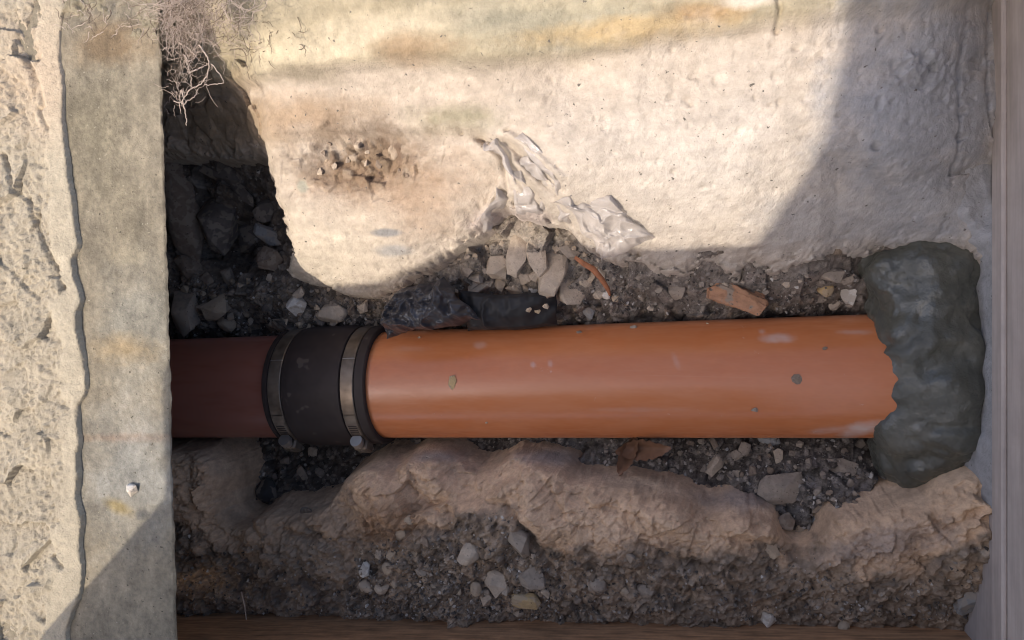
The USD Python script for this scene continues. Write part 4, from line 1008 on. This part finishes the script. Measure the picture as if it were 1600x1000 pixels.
# grit: thousands of crumbs nobody could count
GRIT_MAT = surface_mat('grit', rough=.85, vary=.2, scale=300, bump=.2)
GRITC = np.array([(.06, .05, .042), (.11, .09, .072), (.16, .13, .105), (.22, .185, .15), (.30, .26, .22), (.40, .36, .31)])
nr = np.random.default_rng(12)
protos = [hull_stone((1, .8, .6), 300 + i, 9) for i in range(14)]


def scatter(name, zones, lay, label_kind, size=(.0006, .0026)):
    V, Fc, C, off = [], [], [], 0
    for (xa, xb, ya, yb, num) in zones:
        for _ in range(num):
            px, py = nr.uniform(xa, xb), nr.uniform(ya, yb)
            if lay is bank and side_of(np.array(px), np.array(py), EDGE) < nr.normal(12, 12):
                continue
            z = 0.02
            for _ in range(4):
                p = U(px, py, z); z = .4 * z + .6 * lay.at(p[0], p[1])
            s_ = size[0] + (size[1] - size[0]) * nr.random() ** 3
            m = protos[nr.integers(len(protos))]
            R_ = trimesh.transformations.random_rotation_matrix(nr.random(3))[:3, :3]
            V.append(np.array(m.vertices) @ R_.T * s_ + p * [1, 1, 0] + [0, 0, z + s_ * .25]); Fc.append(np.array(m.faces) + off); off += len(m.vertices)
            C.append(np.repeat(GRITC[[nr.choice(6, p=(.2, .25, .22, .17, .11, .05))]], len(m.vertices), 0))
    tag(obj(name, (np.vstack(V), np.vstack(Fc)), GRIT_MAT, cd=np.vstack(C)), kind='stuff', label=label_kind[0], cat=label_kind[1])


scatter('grit', [(270, 640, 430, 525, 1500), (640, 980, 380, 500, 900), (950, 1340, 420, 490, 1000), (330, 700, 685, 790, 900), (700, 1400, 685, 840, 2400), (260, 440, 250, 440, 500)], floor, ('loose dark and buff grit over the floor of the pit around the pipe', 'grit'), (.0007, .0034))
scatter('bank_grit', [(280, 1560, 820, 970, 4200), (540, 880, 800, 970, 2600)], bank, ('grey grit crusting the near face of the clay bank above the plank', 'grit'), (.0006, .0032))

# ------------------------------------------------------------------ black sheet scraps, clear film, leaf, twig, terracotta


def crumpled(corners_px, nu, nv, height, seed, scale, amp, lay=FL, thick=.0006, lift=.004):
    """A sheet over a four-sided patch given as pixel + height corners, creased by ridged noise; a closed thin shell."""
    c = np.array([U(*p) for p in corners_px])
    u, v = np.meshgrid(np.linspace(0, 1, nu), np.linspace(0, 1, nv))
    u, v = u[..., None], v[..., None]
    p = (c[0] * (1 - u) + c[1] * u) * (1 - v) + (c[3] * (1 - u) + c[2] * u) * v
    e = np.minimum(np.minimum(u, 1 - u), np.minimum(v, 1 - v))[..., 0]
    q_ = p.copy()
    jit = np.stack([fbm3(q_[..., 0], q_[..., 1], q_[..., 2], scale * .6, 3, seed + k_) for k_ in range(2)], -1)
    p[..., :2] += jit * .022
    rd = 1 - np.abs(fbm3(q_[..., 0], q_[..., 1], q_[..., 2], scale, 3, seed + 5)) * 5
    p[..., 2] += height * np.sin(np.pi * np.clip(v[..., 0], 0, 1)) + amp * (rd - .4)
    p[..., 2] += amp * fbm3(q_[..., 0], q_[..., 1], q_[..., 2], scale * 2.2, 3, seed + 9)
    p[..., 2] -= (1 - np.clip(e / .12, 0, 1)) ** 2 * .010
    n = nu * nv
    i = np.arange(n).reshape(nv, nu)
    f = np.concatenate([np.stack([i[:-1, :-1], i[1:, :-1], i[1:, 1:]], -1).reshape(-1, 3), np.stack([i[:-1, :-1], i[1:, 1:], i[:-1, 1:]], -1).reshape(-1, 3)])
    v2 = p.reshape(-1, 3)
    low = v2 - [0, 0, thick]
    rim = np.concatenate([i[0, :], i[1:, -1], i[-1, -2::-1], i[-2:0:-1, 0]])
    fr = []
    for a, b in zip(rim, np.roll(rim, -1)):
        fr += [(a, b, b + n), (a, b + n, a + n)]
    return np.vstack([v2, low]), np.vstack([f, f[:, ::-1] + n, np.array(fr)])


tag(obj('crumpled_plastic', crumpled([(598, 468, .058), (690, 430, .066), (742, 490, .066), (596, 532, .070)], 120, 110, .008, 201, 58, .012), M_BLACK, smooth=55), 'glossy crumpled black plastic scrap draped on the left end of the orange pipe', 'plastic scrap')
tag(obj('black_sheet', crumpled([(712, 452, .050), (860, 460, .044), (866, 504, .036), (728, 512, .042)], 100, 60, .006, 211, 30, .011), M_BLACK2, smooth=60), 'flat matt black sheet tucked along the top of the orange pipe under the pale rubble', 'plastic sheet')
for i, (px, py, w, h) in enumerate([(827, 484, 18, 12), (840, 487, 14, 10), (853, 479, 14, 12)]):
    p = U(px, py, .052)
    m = hull_stone((w / F * .3, h / F * .3, .003), 700 + i, 16)
    m.apply_translation(p)
    tag(obj('pebble', (np.array(m.vertices), np.array(m.faces)), STONE[('tan', 'ochre', 'tan')[i]]), ('small tan pebble lying leftmost on the matt black sheet', 'small ochre pebble lying between two tan ones on the matt black sheet', 'small tan pebble lying rightmost on the matt black sheet')[i], 'stone')
film = thing('clear_film', 'crinkled clear plastic film with torn shreds stuck on the footing beside the right lobe', 'plastic film')
obj('film', crumpled([(880, 318, .124), (945, 300, .138), (1020, 372, .110), (940, 408, .090)], 90, 80, .003, 221, 70, .0055, thick=.0003), M_FILM, film, smooth=50)


def on_footing(px, py, up=.002):
    z = .14
    for _ in range(15):
        p = U(px, py, z); z = .5 * z + .5 * (foot.at(p[0], p[1]) + up)
    return (px, py, z)


for k_, quad in enumerate((((792, 208), (812, 206), (888, 286), (872, 296)), ((752, 214), (772, 206), (812, 262), (790, 262)), ((806, 244), (824, 240), (880, 306), (850, 326)), ((790, 262), (812, 258), (846, 330), (806, 328)), ((738, 352), (746, 362), (792, 300), (782, 288)), ((866, 318), (888, 300), (910, 338), (888, 356)))):
    obj('film_shred', crumpled([on_footing(*q_, .0015 + .002 * (k_ % 2)) for q_ in quad], 26, 44, .002, 231 + 7 * k_, 80, .0035, thick=.0003), M_FILM, film, smooth=50)


def leaf(c, length, width, yaw, seed):
    n, m = 18, 9
    s, t = np.meshgrid(np.linspace(0, 1, n), np.linspace(-1, 1, m), indexing='ij')
    w = width * np.sin(np.pi * np.clip(s * .96 + .02, 0, 1)) ** .8 * (1 - .25 * s)
    x = (s - .5) * length
    y = t * w * (1 + .12 * np.sin(s * 40))
    z = .012 * (np.abs(t) ** 1.4) * np.sin(np.pi * s) + .010 * np.sin(s * 5 + seed) + fbm3(x, y, x * 0, 160, 3, seed) * .006
    p = np.stack([x, y, z], -1).reshape(-1, 3)
    i = np.arange(n * m).reshape(n, m)
    f = np.concatenate([np.stack([i[:-1, :-1], i[1:, :-1], i[1:, 1:]], -1).reshape(-1, 3), np.stack([i[:-1, :-1], i[1:, 1:], i[:-1, 1:]], -1).reshape(-1, 3)])
    k_ = len(p)
    p = np.vstack([p, p - [0, 0, .0004]]); f = np.vstack([f, f[:, ::-1] + k_])
    T = trimesh.transformations.rotation_matrix(yaw, [0, 0, 1])[:3, :3]
    return p @ T.T + c, f


def tube_mesh(points, radii, sides=6):
    p = np.asarray(points, float); n = len(p)
    t = np.gradient(p, axis=0); t /= np.linalg.norm(t, axis=1, keepdims=True) + 1e-12
    a = np.cross(t, [.31, .52, .79]); a /= np.linalg.norm(a, axis=1, keepdims=True) + 1e-12
    b = np.cross(t, a); g = np.arange(sides) * 2 * np.pi / sides
    r = np.broadcast_to(radii, (n,))
    v = p[:, None] + r[:, None, None] * (np.cos(g)[None, :, None] * a[:, None] + np.sin(g)[None, :, None] * b[:, None])
    i, j = np.meshgrid(np.arange(n - 1), np.arange(sides), indexing='ij')
    A, B = i * sides + j, i * sides + (j + 1) % sides
    f = np.concatenate([np.stack([A, B, B + sides], -1).reshape(-1, 3), np.stack([A, B + sides, A + sides], -1).reshape(-1, 3)])
    return v.reshape(-1, 3), f


dl = thing('dry_leaf', 'curled dry brown leaf below the middle of the orange pipe', 'leaf')
lc = U(1005, 702, .018)
obj('blade', leaf(lc, .052, .011, .15, 3), M_LEAF, dl, smooth=True)
obj('curled_blade', leaf(U(982, 708, .015), .040, .008, 1.15, 8), M_LEAF, dl, smooth=True)
obj('stalk', tube_mesh([U(978, 722, .012), U(972, 740, .008), U(962, 748, .006)], [.0011, .0007, .0004]), M_LEAF, dl, smooth=True)

tag(obj('rusty_twig', tube_mesh([U(898, 402, .075), U(912, 412, .073), U(926, 420, .07), U(940, 436, .064), U(950, 452, .055), U(953, 462, .05)], [.0016, .0026, .003, .0026, .002, .001]), M_TWIG, smooth=True), 'rusty brown curved twig at the right of the pale rubble', 'twig')
tp = hull_stone((.032, .014, .010), 911, 20, .35).subdivide().subdivide().subdivide().subdivide()
tv = np.array(tp.vertices); tv += np.array(tp.vertex_normals) * (fbm3(tv[:, 0] * .4, tv[:, 1], tv[:, 2], 85, 4, 95) * .014 + fbm3(tv[:, 0], tv[:, 1], tv[:, 2], 300, 2, 98) * .0022)[:, None]
tv = tv @ trimesh.transformations.rotation_matrix(-.22, [0, 0, 1])[:3, :3].T + U(1150, 464, .030)
tag(obj('terracotta_piece', (tv, np.array(tp.faces)), M_TERRA, smooth=35), 'broken terracotta piece lying above the orange pipe right of centre', 'pottery shard')

# mud specks on the orange pipe
for (px, py, sz, lab, mt) in ((707, 597, (.0042, .0075, .0018), 'small orange-brown mud speck on the left half of the orange pipe', 'ochre'), (1246, 592, (.005, .0055, .0016), 'small grey mud speck on the right half of the orange pipe', 'brown')):
    p, n = on_pipe(px, py)
    m = hull_stone(sz, int(px), 26)
    m.apply_translation(p + n * .0004)
    tag(obj('mud_speck', (np.array(m.vertices), np.array(m.faces)), STONE[mt], smooth=40), lab, 'mud speck')
for k_, (px, py) in enumerate([(655, 528), (905, 520), (990, 512), (1105, 506), (1290, 545), (1180, 640), (760, 660)]):
    p, n = on_pipe(px, py)
    r_ = .0012 + .0007 * (k_ % 3)
    m = hull_stone((r_ * 1.4, r_, r_ * .7), 760 + k_, 14)
    m.apply_translation(p + n * r_ * .3)
    tag(obj('dirt_crumb', (np.array(m.vertices), np.array(m.faces)), STONE[('tan', 'brown', 'grey')[k_ % 3]]), ('tiny tan dirt crumb on the pipe right beside the crumpled black plastic', 'tiny brown dirt crumb on the upper edge of the pipe below the rusty twig', 'tiny grey dirt crumb on the upper edge of the pipe at its middle', 'tiny tan dirt crumb on the upper edge of the pipe below the terracotta piece', 'tiny brown dirt crumb above and right of the grey mud speck on the pipe', 'tiny grey dirt crumb low on the pipe below the grey mud speck', 'tiny tan dirt crumb low on the pipe below the orange-brown mud speck')[k_], 'dirt crumb')
# pale chip on the weathered board
m = hull_stone((.0055, .0075, .004), 77, 16, .1)
m.apply_translation(U(207, 765, ZB + .002))
tag(obj('stone_chip', (np.array(m.vertices), np.array(m.faces)), STONE['white']), 'pale stone chip stuck on the weathered board below the rust streak', 'stone chip')
p0 = U(385, 925, .03)
tag(obj('dry_straw', tube_mesh([U(377, 925, .03), U(382, 945, .025), U(385, 968, .02)], [.0006, .0008, .0006]), M_ROOT, smooth=True), 'thin pale dry stem in the dark corner by the plank', 'straw')

# ------------------------------------------------------------------ dry root mat in the upper left corner
rr = np.random.default_rng(9)


def fibre(px, py, z, n, step, ang_, bend, r, drop=0.0):
    pts_, a = [], ang_
    p = U(px, py, z)
    for i in range(n):
        pts_.append(p.copy())
        a += rr.normal(0, bend)
        p = p + np.array([math.cos(a) * step, math.sin(a) * step, rr.normal(0, step * .45) - drop])
    return tube_mesh(pts_, np.linspace(r, r * .5, n), 4)


def join(ms):
    V, Fc, off = [], [], 0
    for v, f in ms:
        V.append(v); Fc.append(f + off); off += len(v)
    return np.vstack(V), np.vstack(Fc)


roots = thing('root_mat', 'tangle of pale dry fibrous roots hanging at the corner of board and footing', 'roots')
fine_, dark_ = [], []
for i in range(620):
    px = 262 + abs(rr.normal(0, 48)); py = -10 + abs(rr.normal(0, 42))
    z = .225 - .0004 * max(py, 0) + rr.uniform(-.012, .012)
    (fine_ if rr.random() < .75 else dark_).append(fibre(px, py, z, 12, rr.uniform(.0010, .0034), rr.uniform(0, 6.28), .38, rr.uniform(.00012, .00032)))
for i in range(90):
    px = rr.uniform(262, 310); py = rr.uniform(60, 165)
    (fine_ if rr.random() < .6 else dark_).append(fibre(px, py, .19 + rr.uniform(-.02, .01), 9, rr.uniform(.001, .0024), rr.uniform(0, 6.28), .5, rr.uniform(.00012, .0003)))
for i in range(60):
    px = rr.uniform(320, 470); py = rr.uniform(10, 100)
    q3 = U(px, py, .19)
    zz = foot.at(q3[0], q3[1]) + .001
    dark_.append(fibre(px, py, zz, 8, rr.uniform(.001, .0022), rr.normal(-.3, .5), .3, rr.uniform(.0002, .0004)))
for i in range(70):
    px = rr.uniform(100, 250); py = rr.uniform(-10, 50)
    (fine_ if rr.random() < .5 else dark_).append(fibre(px, py, .206, 9, rr.uniform(.001, .0024), rr.uniform(0, 6.28), .4, rr.uniform(.0002, .0004)))
tag(obj('fine_roots', join(fine_), M_ROOT, roots, smooth=True), kind='stuff')
tag(obj('dark_roots', join(dark_), M_ROOTD, roots, smooth=True), kind='stuff')
for path_, r_ in (([(310, 70), (322, 85), (328, 100), (322, 120), (312, 132), (296, 140)], .0009), ([(280, 68), (292, 74), (303, 84), (310, 95)], .0008), ([(286, 85), (294, 96), (304, 92), (306, 82)], .0008), ([(294, 116), (306, 108), (318, 104), (326, 100)], .0008), ([(284, 140), (286, 160), (290, 180), (292, 196)], .0009), ([(282, 140), (280, 162), (284, 178)], .0006),
                  ([(272, 158), (288, 162), (304, 152), (310, 140)], .0007), ([(296, 140), (290, 150), (284, 160)], .0007), ([(330, 100), (345, 118), (350, 128), (335, 132), (318, 132)], .0006), ([(292, 96), (296, 112), (300, 124), (298, 138)], .0006)):
    zz = np.linspace(.212, .205, len(path_))
    pp = np.array([U(x, y, z) for (x, y), z in zip(path_, zz)])
    tt = np.linspace(0, len(pp) - 1, 4 * len(pp))
    pp = np.stack([np.interp(tt, np.arange(len(pp)), gaussian_filter(pp[:, k_], .0) if False else pp[:, k_]) for k_ in range(3)], -1)
    pp += rr.normal(0, .0004, pp.shape)
    obj('hanging_root', tube_mesh(pp, np.linspace(r_ * .75, r_ * .4, len(pp)), 5), M_ROOT, roots, smooth=True)
